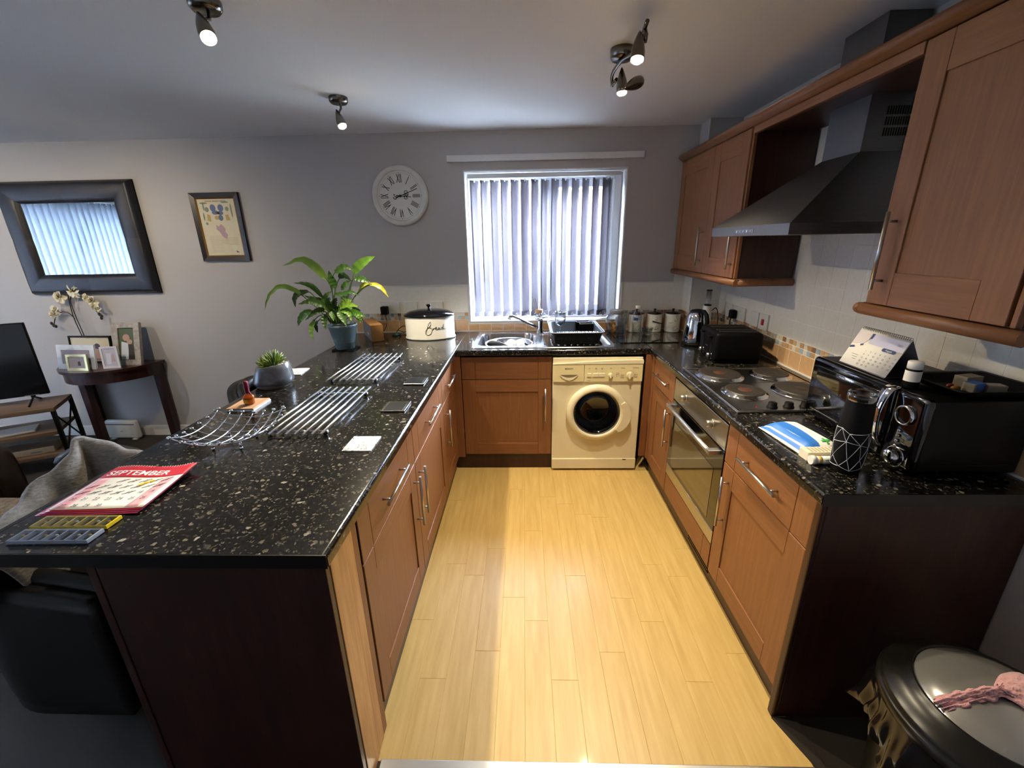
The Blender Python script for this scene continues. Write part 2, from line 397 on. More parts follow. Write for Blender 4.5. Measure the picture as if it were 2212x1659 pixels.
for z in rows[:3]:
    tile_row(wall_box, 'r', .0, .165, z, z+.0985, P, M_tilew, 1.715); tile_row(wall_box, 'b', 1.715, XR, z, z+.0985, .1075, M_tilew, -.165)
PR = .105; YE = 2.378
tile_row(wall_right, 'r', .165, YE, Z0, Z1, PR, M_tileb, XR)
for i, z in enumerate(rows):
    if i < 3: tile_row(wall_right, 'r', .165, YE, z, z+.0985, PR, M_tilew, XR)
    elif z < 2.1: tile_row(wall_right, 'r', 1.03, 1.985, z, min(z+.0985, 2.1), PR, M_tilew, XR, .165+8*PR)
# mosaic border: hundreds of 25 mm pieces, one part per wall
def mosaic(parent, plane, a0, a1, p, at, seed):
    r = random.Random(seed); m = MB(); n = round((a1-a0)/p); p = (a1-a0)/n
    base = chamfer_tile(p-.003, .0265, .006, .0012)
    for k in range(n):
        for j in range(2):
            u, z = a0+k*p+.0015, Z1+.0015+j*.0290
            Mx = onback(u, at, z) if plane == 'b' else onright(at, -u, z)
            m.add(base.v, base.f, Mx, r.choice((0, 0, 1, 2, 3, 4, 4, 5) if r.random() < .85 else (0,)))
    o = m.build('mosaic_border', M_mos, parent); o['kind'] = 'stuff'; return o
mosaic(wall_back, 'b', -.905, WX0-.012, .0287, 0, 1); mosaic(wall_back, 'b', WX1+.012, 1.715, .0287, 0, 2)
mosaic(wall_box, 'r', 0, .165, .0287, 1.715, 3); mosaic(wall_box, 'b', 1.715, XR, .0287, -.165, 4); mosaic(wall_right, 'r', .165, YE, .032, XR, 5)
# grout backing (sits a little behind the tile faces)
g = MB(); g.box(-.907, WX0, -.0035, 0, ZT, Z4+.004).box(WX0, WX1, -.0035, 0, ZT, WZ0).box(WX1, 1.715, -.0035, 0, ZT, Z4+.004).build('grout', M_grout, wall_back)
MB().box(1.7115, 1.715, -.1685, 0, ZT, 1.36).box(1.715, XR, -.1685, -.165, ZT, 1.36).build('grout', M_grout, wall_box)
MB().box(XR-.0035, XR, -YE, -.165, ZT, 1.36).box(XR-.0035, XR, -1.985, -1.03, 1.36, 2.1).build('grout', M_grout, wall_right)
# white edging strips on the tiling, sealant along the worktop
b = MB(); b.box(-.913, -.905, -.009, 0, ZT, Z4).box(-.913, WX0-.004, -.009, 0, Z4, Z4+.008).box(WX1+.004, 1.63, -.009, 0, Z4, Z4+.008)
b.box(WX0-.012, WX0-.004, -.009, 0, WZ0, Z4).box(WX1+.004, WX1+.012, -.009, 0, WZ0, Z4); struct(b.build('trim_3', M_white_paint))
b = MB(); b.box(-.905, 1.709, -.012, -.006, ZT, ZT+.007).box(1.703, 1.709, -.171, -.012, ZT, ZT+.007).box(1.709, XR-.007, -.177, -.171, ZT, ZT+.007).box(XR-.013, XR-.007, -2.38, -.177, ZT, ZT+.007)
struct(b.build('trim_4', M_white_paint))
b = MB(); b.box(1.708, 1.7145, -.172, -.1655, Z1, HC); struct(b.build('trim_5', M_white_paint))

# ------------------------------------------------------------------ kitchen window
win = bpy.data.objects.new('window_1', None); COL.objects.link(win); struct(win)
b = MB(); t = .008
b.box(WX0, WX0+t, -.004, .16, WZ0, WZ1).box(WX1-t, WX1, -.004, .16, WZ0, WZ1).box(WX0, WX1, -.004, .16, WZ1-t, WZ1); b.build('reveal_lining', M_white_paint, win)
MB().box(WX0, WX1, -.008, .16, WZ0, WZ0+.012, .004).build('window_sill', M_white_paint, win)
fy0, fy1, fw = .15, .21, .055
x0, x1, z0, z1 = WX0+t, WX1-t, WZ0+.012, WZ1-t
b = MB(); b.box(x0, x0+fw, fy0, fy1, z0, z1, .006).box(x1-fw, x1, fy0, fy1, z0, z1, .006).box(x0+fw, x1-fw, fy0, fy1, z0, z0+fw, .006).box(x0+fw, x1-fw, fy0, fy1, z1-fw, z1, .006)
b.build('outer_frame', M_upvc, win); MB().box(.588, .648, fy0, fy1, z0+fw, z1-fw, .006).build('mullion', M_upvc, win)
cx0, cx1, cz0, cz1, cw = .648, x1-fw, z0+fw, z1-fw, .05
b = MB(); b.box(cx0, cx0+cw, fy0-.015, fy1-.01, cz0, cz1, .006).box(cx1-cw, cx1, fy0-.015, fy1-.01, cz0, cz1, .006).box(cx0+cw, cx1-cw, fy0-.015, fy1-.01, cz0, cz0+cw, .006).box(cx0+cw, cx1-cw, fy0-.015, fy1-.01, cz1-cw, cz1, .006)
b.build('casement_frame', M_upvc, win)
MB().box(x0+fw, .588, .18, .186, z0+fw, z1-fw).build('pane', M_pane, win); MB().box(cx0+cw, cx1-cw, .175, .181, cz0+cw, cz1-cw).build('pane', M_pane, win)
b = MB(); b.box(cx0+.012, cx0+.034, fy0-.03, fy0-.014, 1.5, 1.56, .004).box(cx0+.016, cx0+.03, fy0-.045, fy0-.03, 1.44, 1.55, .004); b.build('window_handle', M_upvc, win)
# vertical blind in the recess
M_blind = fabric_blind('lilac_grey_blind_fabric', '#918c93', .21, .03)
M_blind2 = fabric_blind('pale_blind_fabric', '#c9ced6', .42, .02)
M_blindw = fabric_blind('blind_hem', '#8f8a92', .3, 0)
def slat_mesh(w, h, th, m_):
    m = MB()
    def f(u, v): return (w*(u-.5), .006*math.sin(PI*u), -h*(1-v))
    m.sheet(f, 4, 1, .0012); return m.mesh('slat', m_)
def blind(name, loc, rz, L, H, n, ang, label, w=.089, m_=None):
    r = thing(name, label, 'blind', loc, rz)
    MB().box(0, L, -.022, .022, 0, .032, .004).build('headrail', M_upvc, r)
    me = slat_mesh(w, H, .001, m_ or M_blind); hook = MB().box(-.006, .006, -.002, .002, -.012, .008).mesh('hook', M_upvc)
    hm = MB().box(-w/2, w/2, -.0015, .0075, 0, .036).mesh('weight_pocket', M_blindw)
    pitch = (L-.1)/(n-1); pos = [.045+pitch*i*.985 for i in range(n)]
    if n == 15: pos = [.05+.0757*i for i in range(14)]+[.05+.0757*13+.034]
    for i, x in enumerate(pos):
        a = ang+(.0 if i < len(pos)-1 else .25)+.05*math.sin(i*2.3)
        s = put('slat', me, r, (x, 0, -.012), (0, 0, a)); put('weight_pocket', hm, s, (0, 0, -H)); put('hook', hook, s)
    ch = MB()
    for i in range(len(pos)-1):
        p0, p1 = pos[i]+.03, pos[i+1]-.0
        ch.tube([(pos[i]+w*.5*math.cos(ang)*(1-2*t_)*.0+(pos[i+1]-pos[i])*t_, -.012, -H+.008-.03*math.sin(PI*t_)) for t_ in [k/8 for k in range(9)]], .0014, 5)
    ch.build('bead_chain', M_upvc, r)
    return r
blind('vertical_blind', (.05, .062, 2.045), 0, 1.14, 1.012, 15, math.radians(48), 'greyish lilac vertical blind with turned slats in the kitchen window')
# ------------------------------------------------------------------ living-room window (seen in the mirror)
def side_window(name, y0, y1):
    w = bpy.data.objects.new(name, None); COL.objects.link(w); struct(w)
    X0, X1 = XL-.2, XL-.13; ym = (y0+y1)/2; b = MB()
    b.box(X0, X1, y0, y0+.06, PZ0, PZ1).box(X0, X1, y1-.06, y1, PZ0, PZ1).box(X0, X1, y0, y1, PZ0, PZ0+.06).box(X0, X1, y0, y1, PZ1-.06, PZ1).build('outer_frame', M_upvc, w)
    MB().box(X0, X1, ym-.03, ym+.03, PZ0+.06, PZ1-.06).build('mullion', M_upvc, w)
    for a, c in ((y0+.06, ym-.03), (ym+.03, y1-.06)): MB().box(XL-.17, XL-.164, a, c, PZ0+.06, PZ1-.06).build('pane', M_pane, w)
side_window('window_2', PY0, PY1)
blind('vertical_blind', (XL+.05, -3.0, 2.16), PI/2, 2.1, 2.06, 26, math.radians(28), 'pale vertical blind over the living room window, seen in the mirror', m_=M_blind2)
# ------------------------------------------------------------------ outside
struct(MB().box(-14, 14, .3, 26, -.3, -.25).box(-14, -5.3, -16, .3, -.3, -.25).build('ground', noisy('garden_paving', '#8d8f90', '#a3a5a6', .9, 3)))
fz = MB(); fence = thing('garden_fence', 'pale grey board fence outside the kitchen window', 'fence', (0, 3.2, -.25))
bd = MB().box(0, .145, -.01, .01, 0, 1.98, .004).mesh('board', mat('fence_paint', '#22292f', .7))
for i in range(36): put('board', bd, fence, (-2.4+i*.15, .004*(i % 2), 0))
for i in range(4): MB().box(-2.4+i*1.75, -2.3+i*1.75, .02, .12, 0, 2.0, .005).build('post', mat('fence_paint', '#22292f', .7), fence)
def brick_mat():
    m = mat('red_brickwork', '#9a5a44', .85); t = NT(m); v = t.coord((1, 1, 1), 'Object')
    rot = t.n('Mapping'); rot.inputs['Rotation'].default_value = (PI/2, 0, 0); t.l(v, rot.inputs[0])
    br = t.n('TexBrick', Scale=4.4); br.inputs['Color1'].default_value = lin('#6a3a2c'); br.inputs['Color2'].default_value = lin('#542c22'); br.inputs['Mortar'].default_value = lin('#5c5048')
    t.l(rot.outputs[0], br.inputs['Vector']); t.l(br.outputs['Color'], t.b.inputs['Base Color']); return m
h = thing('brick_house', 'red brick house beyond the garden fence', 'house', (2.2, 9, -.25))
MB().box(-3.4, 6, 0, .6, 0, 3.15).build('wall', brick_mat(), h); MB().prism([(-.3, 3.1), (-.3, 3.2), (3, 4.3), (3, 4.2)], -3.5, 6.1, M=Matrix(((0, 0, 1, 0), (1, 0, 0, 0), (0, 1, 0, 0), (0, 0, 0, 1)))).build('roof', mat('roof_slate', '#6b6a70', .8), h)
# ================================================================== KITCHEN UNITS
def shaker(name, parent, P, w, h, mats, stile=.09, rail=.09, th=.02, handle=None, rec=.006, **kw):
    """door in the plane P (x right, y up, z outwards): frame with a recessed panel, handle as a sub-part.  handle=(u,v0,v1) upright or (u0,u1,v) flat"""
    m = MB(); e = .0025; g = .0012
    m.box(0, stile, 0, h, 0, th, e, P).box(w-stile, w, 0, h, 0, th, e, P)
    m.box(stile+g/2, w-stile-g/2, 0, rail, 0, th-.0004, e*.6, P, 1).box(stile+g/2, w-stile-g/2, h-rail, h, 0, th-.0004, e*.6, P, 1)
    o = m.build(name, mats[:2], parent, world=True)
    MB().box(stile-.004, w-stile+.004, rail-.004, h-rail+.004, .002, th-rec, 0, P).build('panel', mats[0], o, world=True)
    if handle: bar_handle(o, P, th, *handle)
    return o
def bar_handle(o, P, th, kind, a, b, c):
    m = MB(); r = .006; off = th+.030
    if kind == 'v': p = lambda t, d: (a, b+(c-b)*t, d)
    else: p = lambda t, d: (a+(b-a)*t, c, d)
    m.cyl(p(0, off), p(1, off), r, 14, M=P)
    for t in (.12, .88): m.cyl(p(t, th-.001), p(t, off), .0042, 10, M=P)
    m.build('handle', M_steel, o, world=True)
def slab(name, parent, P, w, h, m2, stile=.09, th=.02, handle=None):
    """drawer front: slab with narrow grooves where the frame stiles end"""
    m = MB(); e = .002; s = stile; g = .0016
    m.box(0, s, 0, h, 0, th, e, P).box(s+g, w-s-g, 0, h, 0, th, e, P, 1).box(w-s, w, 0, h, 0, th, e, P)
    m.box(0, w, 0, h, 0, th-.003, 0, P, 1)
    o = m.build(name, m2, parent, world=True)
    if handle: bar_handle(o, P, th, *handle)
    return o
DS, DB, DT = .678, .105, .856          # drawer/door split, door bottom, drawer top
G = 'kitchen base units'
# ---- left run: fronts face +x, at x = -.02.  plane: u runs with +y
def left_unit(y0, y1, door_far_handle, label):
    w = y1-y0-.004; t = thing('base_cabinet', label, 'cabinet', (-.3, (y0+y1)/2, 0), 0, G)
    MB().box(-.60, -.0415, y0, y1, .12, ZB-.002).build('carcass', M_dark, t, world=True)
    P = onleft(-.041, y0+.002, DS+.003)
    slab('drawer_front', t, P, w, DT-DS-.003, [M_wv, M_wy], handle=('h', w/2-.132, w/2+.132, .088))
    P = onleft(-.041, y0+.002, DB)
    u = w-.043 if door_far_handle else .046
    shaker('door', t, P, w, DS-DB-.002, [M_wv, M_wy], handle=('v', u, .285, .53)); return t
left_unit(-2.412, -1.777, True, 'cherry wood drawer unit at the near end of the peninsula')
left_unit(-1.777, -1.095, False, 'cherry wood drawer unit in the middle of the peninsula')
left_unit(-1.095, -.655, False, 'cherry wood drawer unit beside the sink corner')
t = thing('corner_post', 'cherry wood filler post in the corner left of the sink cupboard', 'panel', (-.03, -.64, 0))
MB().box(-.041, -.021, -.653, -.632, .105, ZB-.002, .002).box(-.021, .027, -.650, -.632, .105, ZB-.002, .002).build('post', M_wv, t, world=True)
# peninsula end panel, its lipping paled for lamplight, back panel, plinth
t = thing('peninsula_end_panel', 'dark mahogany end panel under the near end of the peninsula', 'panel', (-.3, -2.6, 0))
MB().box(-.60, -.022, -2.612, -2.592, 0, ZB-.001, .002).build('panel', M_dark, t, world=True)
MB().box(-.06, -.020, -2.59, -2.50, 0, ZB-.001, .002).box(-.06, -.022, -2.498, -2.452, 0, ZB-.001, .002).build('lipping', M_post, t, world=True)
MB().box(-.055, -.024, -2.450, -2.416, .0, ZB-.002, .002).build('filler', M_wv, t, world=True)
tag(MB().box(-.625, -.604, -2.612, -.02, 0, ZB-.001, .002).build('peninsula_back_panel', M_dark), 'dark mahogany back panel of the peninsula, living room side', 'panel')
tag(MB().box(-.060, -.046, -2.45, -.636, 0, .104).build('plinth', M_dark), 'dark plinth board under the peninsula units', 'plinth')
# ---- sink cupboard (faces -y at y=-.63)
t = thing('sink_cabinet', 'cherry wood sink cupboard with plain top panel, left of the washing machine', 'cabinet', (.34, -.3, 0), 0, G)
MB().box(.03, .652, -.609, -.02, .12, .755).build('carcass', M_dark, t, world=True)
P = onback(.030, -.609, .693); slab('false_front', t, P, .622, .160, [M_wv, M_wx], stile=.094)
P = onback(.030, -.609, .118); shaker('door', t, P, .622, .571, [M_wv, M_wx], stile=.094, rail=.088, handle=('v', .578, .272, .512))
tag(MB().box(-.045, .652, -.618, -.600, 0, .115).build('plinth', M_dark), 'dark mahogany plinth board under the sink cupboard', 'plinth')
# ---- right run: fronts face -x at x=1.324
def right_unit(y0, y1, hy, label):
    w = y0-y1-.004; t = thing('base_cabinet', label, 'cabinet', (1.64, (y0+y1)/2, 0), 0, G)
    MB().box(1.3455, XR-.02, y1, y0, .12, ZB-.002).build('carcass', M_dark, t, world=True)
    P = onright(1.345, y0-.002, DS+.007); slab('drawer_front', t, P, w, DT-DS-.007, [M_wv, M_wy], stile=.085, handle=('h', w/2-.130, w/2+.130, .088))
    P = onright(1.345, y0-.002, DB); shaker('door', t, P, w, DS-DB+.002, [M_wv, M_wy], handle=('v', y0-.002-hy, .294, .535)); return t
right_unit(-.705, -1.10, -1.072, 'narrow cherry wood drawer unit between washing machine and oven')
right_unit(-1.772, -2.338, -1.838, 'cherry wood drawer unit at the near end of the hob run')
t = thing('corner_post', 'cherry wood filler post right of the washing machine', 'panel', (1.31, -.65, 0))
MB().box(1.280, 1.322, -.655, -.636, .112, ZB-.002, .002).box(1.322, 1.342, -.702, -.636, .112, ZB-.002, .002).build('post', M_wv, t, world=True)
t = thing('run_end_panel', 'dark mahogany end panel below the microwave', 'panel', (1.62, -2.36, 0))
MB().box(1.335, XR-.005, -2.366, -2.342, 0, ZB-.001, .002).build('panel', M_dark, t, world=True)
MB().box(1.318, 1.334, -2.370, -2.342, 0, ZB-.001, .005).build('lipping', M_dark, t, world=True)
t = thing('plinth', 'dark plinth board with a vent grille under the oven', 'plinth', (1.36, -1.5, 0))
MB().box(1.356, 1.372, -2.340, -.66, 0, .104).build('board', M_dark, t, world=True)
b = MB()
for z in (.035, .05, .065, .08): b.box(1.350, 1.3562, -1.72, -1.46, z, z+.006)
b.build('vent_grille', mat('bronze_grille', '#6a5a3a', .4, 1), t, world=True)
# ------------------------------------------------------------------ worktops
def edge_prof(x_out, x_in, z0, z1, r, n=6):
    """rounded nosing profile: (u, z) with the nose at x_out"""
    s = 1 if x_out > x_in else -1
    pts = [(x_in, z0)]+[(x_out-s*r*.6+s*r*.6*math.sin(a), z0+r*.6-r*.6*math.cos(a)) for a in [PI/2*k/n for k in range(n+1)]]
    pts += [(x_out-s*r+s*r*math.cos(a), z1-r+r*math.sin(a)) for a in [PI/2*k/n for k in range(n+1)]]+[(x_in, z1)]; return pts
XZ = Matrix(((1, 0, 0, 0), (0, 0, 1, 0), (0, 1, 0, 0), (0, 0, 0, 1)))      # (u, z, along) -> room, run along y
YZ = Matrix(((0, 0, 1, 0), (1, 0, 0, 0), (0, 1, 0, 0), (0, 0, 0, 1)))      # run along x
XO = -.907
t = thing('worktop', 'long black speckled worktop of the peninsula', 'worktop', (-.45, -1.3, ZB), 0, 'kitchen worktops')
MB().prism(edge_prof(0, XO+.02, ZB, ZT, .012), -2.632, -.012, M=XZ, sm=False).box(XO, XO+.02, -2.632, -.012, ZB, ZT, .003).build('slab', M_top, t, world=True)
MB().box(XO, -.002, -2.6355, -2.632, ZB, ZT-.0006).build('end_edging', M_edge, t, world=True)
t = thing('worktop', 'black speckled worktop under the window holding the sink', 'worktop', (.65, -.3, ZB), 0, 'kitchen worktops')
b = MB(); b.prism(edge_prof(-.657, -.585, ZB, ZT, .012), .0005, 1.3035, M=YZ)
b.box(.0005, .125, -.585, -.012, ZB, ZT).box(.125, .545, -.118, -.012, ZB, ZT).box(.545, 1.3035, -.585, -.012, ZB, ZT); b.build('slab', M_top, t, world=True)
t = thing('worktop', 'black speckled worktop of the hob run along the right wall', 'worktop', (1.62, -1.3, ZB), 0, 'kitchen worktops')
MB().prism(edge_prof(1.304, 1.40, ZB, ZT, .012), -2.380, -.012, M=XZ).box(1.40, 1.708, -.17, -.012, ZB, ZT).box(1.40, XR-.007, -2.380, -.17, ZB, ZT).build('slab', M_top, t, world=True)
MB().box(1.306, XR-.007, -2.3835, -2.380, ZB, ZT-.0006).build('end_edging', M_edge, t, world=True)
# ------------------------------------------------------------------ wall cupboards, cornice, pelmets
UX = 1.60
def wall_unit(y0, y1, splits, handles, label, back0=None):
    t = thing('wall_cabinet', label, 'cabinet', (1.77, (y0+y1)/2, 1.38), 0, 'wall cupboards')
    MB().box(UX+.021, XR-.010, y1, y0 if back0 is None else back0, 1.382, 2.112, .001).build('carcass', M_dark, t, world=True)
    if back0 is not None: MB().box(UX+.021, 1.705, back0, y0, 1.382, 2.112).build('filler', M_dark, t, world=True)
    e = [y0-.002]+list(splits)+[y1+.014]
    for k in range(len(e)-1):
        P = onright(UX+.020, e[k]-.001, 1.384); w = e[k]-e[k+1]-.002
        shaker('door', t, P, w, .724, [M_uv, M_uy], stile=.085, rail=.10, handle=('v', e[k]-handles[k], .046, .278))
    MB().box(UX+.006, UX+.024, y1-.004, y1+.010, 1.382, 2.112, .003).build('edge_strip', M_uv, t, world=True)
    return t
wall_unit(-.035, -1.026, (-.592,), (-.545, -.985), 'double mahogany wall cupboard in the corner left of the cooker hood', back0=-.180)
wall_unit(-1.978, -2.428, (), (-2.025,), 'tall mahogany wall cupboard at the right edge above the microwave')
def pelmet(y0, y1, label, wall_from=None):
    t = thing('pelmet', label, 'pelmet', (1.6, (y0+y1)/2, 1.345), 0, 'light pelmets')
    prof = [(0, 0), (.012, -.004), (.022, 0), (.028, .010), (.028, .022), (.020, .033), (0, .035)]
    fr = [(UX+.022-u, 1.346+z) for u, z in prof]
    MB().prism(fr, y1-.026, y0, M=XZ, sm=True).build('front_rail', M_uy, t, world=True)
    MB().prism([(y1-.000-u, 1.346+z) for u, z in prof], UX+.018, XR-.012, M=YZ, sm=True).build('side_rail', M_uv, t, world=True); return t
pelmet(-.010, -1.026, 'rounded mahogany pelmet under the double wall cupboard')
t = pelmet(-1.950, -2.428, 'rounded mahogany pelmet under the right wall cupboard')
MB().sphere((UX+.008, -1.950, 1.3625), .0185, 12, 8).box(UX+.002, XR-.012, -1.974, -1.956, 1.346, 1.381, .004).build('return_rail', M_uy, t, world=True)
t = thing('cornice', 'mahogany cornice running along the tops of the wall cupboards', 'cornice', (1.6, -1.2, 2.112))
cp = [(UX+.03, 2.113), (UX-.006, 2.113), (UX-.012, 2.120), (UX-.022, 2.124), (UX-.030, 2.134), (UX-.030, 2.144), (UX-.022, 2.153), (UX+.03, 2.155)]
MB().prism(cp, -2.46, -.03, M=XZ, sm=True).build('rail', M_uy, t, world=True)
t = thing('bridging_shelf', 'dark mahogany bridging board above the cooker hood', 'shelf', (1.7, -1.5, 2.09))
b = MB(); b.box(UX+.026, 1.765, -1.974, -1.034, 2.092, 2.110).box(1.765, XR-.010, -1.974, -1.584, 2.092, 2.110).box(1.765, XR-.010, -1.334, -1.034, 2.092, 2.110).build('board', M_dark, t, world=True)
MB().box(UX, UX+.022, -1.974, -1.034, 2.078, 2.112, .003).build('front_rail', M_uy, t, world=True)
# ================================================================== APPLIANCES
# ---- washing machine
t = thing('washing_machine', 'cream white front loading washing machine under the worktop', 'washing machine', (.958, -.35, 0))
M_wm = mat('cream_enamel', '#dcd2b2', .25, coat=.2); M_wmp = mat('cream_plastic', '#dccf9f', .35); M_wmd = mat('cream_shadow_plastic', '#c7bb98', .4)
FX0, FX1, FY = .656, 1.262, -.652
b = MB(); b.box(FX0, FX1, FY, -.06, .012, .850, .008); b.build('body', M_wm, t, world=True)
b = MB(); b.box(FX0+.002, FX1-.002, FY-.010, FY+.002, .015, .094, .003); b.build('kick_panel', M_wm, t, world=True)
MB().box(1.165, 1.190, FY-.0112, FY-.010, .085, .091).build('filter_latch', M_blackm, t, world=True)
# top band with the long curved lip
n = 16; poly = [(FX0, .806)]+[(FX0+(FX1-FX0)*k/n, .806+.026*math.sin(PI*(.5*k/n+.02))) for k in range(n+1)]+[(FX1, .806)]
MB().prism(poly, 0, .016, M=onback(0, FY+.002, 0)).build('top_lip', M_wm, t, world=True)
b = MB().box(FX0+.001, .868, FY-.012, FY+.002, .680, .802, .003); dr = b.build('detergent_drawer', M_wmp, t, world=True)
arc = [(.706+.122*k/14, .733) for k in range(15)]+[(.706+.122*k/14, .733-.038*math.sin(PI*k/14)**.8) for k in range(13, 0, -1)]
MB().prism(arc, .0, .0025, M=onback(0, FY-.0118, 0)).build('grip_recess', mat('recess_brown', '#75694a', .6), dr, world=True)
lo = [(.706+.122*k/14, .733-.022*math.sin(PI*k/14)**.8) for k in range(15)]+[(.706+.122*k/14, .733-.040*math.sin(PI*k/14)**.8) for k in range(13, 0, -1)]
MB().prism(lo, .0, .006, M=onback(0, FY-.0118, 0), sm=True).build('grip', M_wm, dr, world=True)
MB().text('BOSCH', .014, M=onback(.765, FY-.0125, .775), xs=1.2).build('lettering', M_ink, dr, world=True)
cpn = MB().box(.870, FX1-.001, FY-.012, FY+.002, .680, .802, .003).build('control_panel', M_wmp, t, world=True)
for x0, x1 in ((.888, .917), (.927, .966), (.968, 1.008)): MB().box(x0, x1, FY-.0175, FY-.011, .716, .743, .003).build('button', M_wm, cpn, world=True)
for x, r in ((1.046, .015), (1.174, .021)):
    b = MB(); b.cyl((x, FY-.012, .729), (x, FY-.026, .729), r, 24, r*.9); b.box(x-.005, x+.005, FY-.034, FY-.020, .729-r*1.25, .729+r*.75, .003); b.build('dial', M_wm, cpn, world=True)
b = MB(); pl = FY-.0125
for x, z, w in ((.902, .776, .012), (.947, .777, .014), (.947, .771, .010), (.988, .777, .014), (.988, .771, .010), (1.045, .776, .012), (1.127, .777, .026), (1.213, .778, .040), (.900, .690, .024)):
    b.box(x-w/2, x+w/2, pl-.0002, pl+.001, z-.0012, z+.0012)
for x in (.947, .988): b.box(x-.003, x+.003, pl-.0002, pl+.001, .749, .752)
for k in range(3): b.box(1.083, 1.089, pl-.0002, pl+.001, .740-.011*k, .7435-.011*k).box(1.093, 1.104, pl-.0002, pl+.001, .741-.011*k, .743-.011*k)
for k in range(15):
    a = -2.3+k*.33; b.box(1.174+.031*math.sin(a)-.002, 1.174+.031*math.sin(a)+.002, pl-.0002, pl+.001, .729+.031*math.cos(a)-.0008, .729+.031*math.cos(a)+.0008)
for k in range(7):
    a = -2.0+k*.66; b.box(1.046+.024*math.sin(a)-.002, 1.046+.024*math.sin(a)+.002, pl-.0002, pl+.001, .729+.024*math.cos(a)-.0008, .729+.024*math.cos(a)+.0008)
for z in (.728, .716, .708): b.box(1.113, 1.137, pl-.0002, pl+.001, z-.0013, z+.0013).box(1.205, 1.228, pl-.0002, pl+.001, z+.0027, z+.0047)
b.build('printed_symbols', M_greyink, cpn, world=True)
DC = (.962, .455); P = onback(DC[0], FY, DC[1])
d = MB(); d.lathe([(.206, .0), (.208, .012), (.204, .026), (.192, .036), (.176, .040), (.166, .038), (.160, .028), (.157, .012), (.157, 0)], 64, M=P); door = d.build('door', M_wm, t, world=True)
def arcpoly(r0, r1, a0, a1, n=14):
    o = [(r1(k/n)*math.cos(a0+(a1-a0)*k/n), r1(k/n)*math.sin(a0+(a1-a0)*k/n)) for k in range(n+1)]
    return o+[(r0*math.cos(a0+(a1-a0)*k/n), r0*math.sin(a0+(a1-a0)*k/n)) for k in range(n, -1, -1)]
MB().prism(arcpoly(.176, lambda q: .207+.028*math.sin(PI*q)**.7, -.72, .42), .006, .043, M=P).build('door_handle', M_wm, door, world=True)
b = MB(); b.lathe([(.158, .016), (.150, .012), (.135, -.03), (.118, -.075), (.10, -.10), (.0, -.105)], 48, M=P); b.build('glass_bowl', glass('washer_glass', '#6d6f72', refl=.3), door, world=True)
b = MB(); b.lathe([(.159, .030), (.156, .014), (.150, .008)], 48, M=P); b.build('inner_ring', mat('rubber_grey', '#4d4b45', .5), door, world=True)
b = MB(); b.lathe([(.158, -.002), (.145, -.115), (.0, -.118)], 40, M=P); b.build('drum', noisy('drum_steel', '#55585c', '#2c2e30', .35, 60, metal=1, bump=0), t, world=True)
for x in (.70, 1.22):
    for y in (-.60, -.12): MB().cyl((x, y, 0), (x, y, .014), .02, 12).build('foot', M_blackm, t, world=True)
# the body needs an opening behind the door: carve it
bo = [o for o in t.children if o.name.startswith('body')][0]
cut = MB().cyl((DC[0], FY-.05, DC[1]), (DC[0], FY+.125, DC[1]), .1585, 48).build('cutter', M_wm)
cut.location = -t.location
md = bo.modifiers.new('cut', 'BOOLEAN'); md.object = cut; md.operation = 'DIFFERENCE'; md.solver = 'EXACT'
cut.parent = None; cut.location = (0, 0, 0)
dg = bpy.context.evaluated_depsgraph_get(); me = bpy.data.meshes.new_from_object(bo.evaluated_get(dg)); bo.modifiers.clear(); bo.data = me; bpy.data.objects.remove(cut)

# ---- oven
t = thing('oven', 'built-under electric oven with steel panel and dark glass door', 'oven', (1.62, -1.436, .235))
OY0, OY1 = -1.106, -1.766; OX = 1.324
MB().box(OX+.024, XR-.05, OY1, OY0, .240, .846).build('body', M_blackm, t, world=True)
b = MB().box(OX, OX+.024, OY1, OY0, .722, .846, .003); pn = b.build('control_panel', M_steel, t, world=True)
for y in (-1.283, -1.622):
    b = MB(); b.cyl((OX, y, .790), (OX-.006, y, .790), .021, 24).cyl((OX-.006, y, .790), (OX-.030, y, .790), .017, 24, .0155); b.build('knob', mat('satin_knob', '#b7b0a2', .35, 1), pn, world=True)
b = MB(); b.box(OX-.0006, OX+.001, -1.276, -1.290, .822, .826).box(OX-.0006, OX+.001, -1.615, -1.629, .822, .826)
b.build('printed_symbols', M_greyink, pn, world=True)
od = MB().box(OX, OX+.022, OY1, OY0, .312, .716, .003).build('door', M_gloss, t, world=True)
MB().box(OX-.0015, OX+.002, OY1+.075, OY0-.06, .335, .60, .001).build('viewing_window', mat('smoked_oven_glass', '#1b1913', .03, coat=1.0, spec=.9), od, world=True)
ob = MB().box(OX-.001, OX+.022, OY1, OY0, .243, .311, .002).build('lower_trim', M_steel, od, world=True)
b = MB(); b.tube([(OX-.044, -1.150, .698), (OX-.046, -1.30, .698), (OX-.046, -1.57, .698), (OX-.044, -1.722, .698)], .011, 12)
b.box(OX-.052, OX+.001, -1.170, -1.140, .687, .709, .003).box(OX-.052, OX+.001, -1.732, -1.702, .687, .709, .003); b.build('handle', mat('satin_aluminium', '#c4c3c0', .35, 1), od, world=True)
t = thing('oven_filler_panel', 'cherry wood filler panel under the oven', 'panel', (1.335, -1.436, .105))
MB().box(OX+.001, OX+.021, OY1+.085, OY0-.001, .108, .234, .002).box(OX+.001, OX+.021, OY1+.002, OY1+.083, .108, .234, .002).build('panel', M_wy, t, world=True)

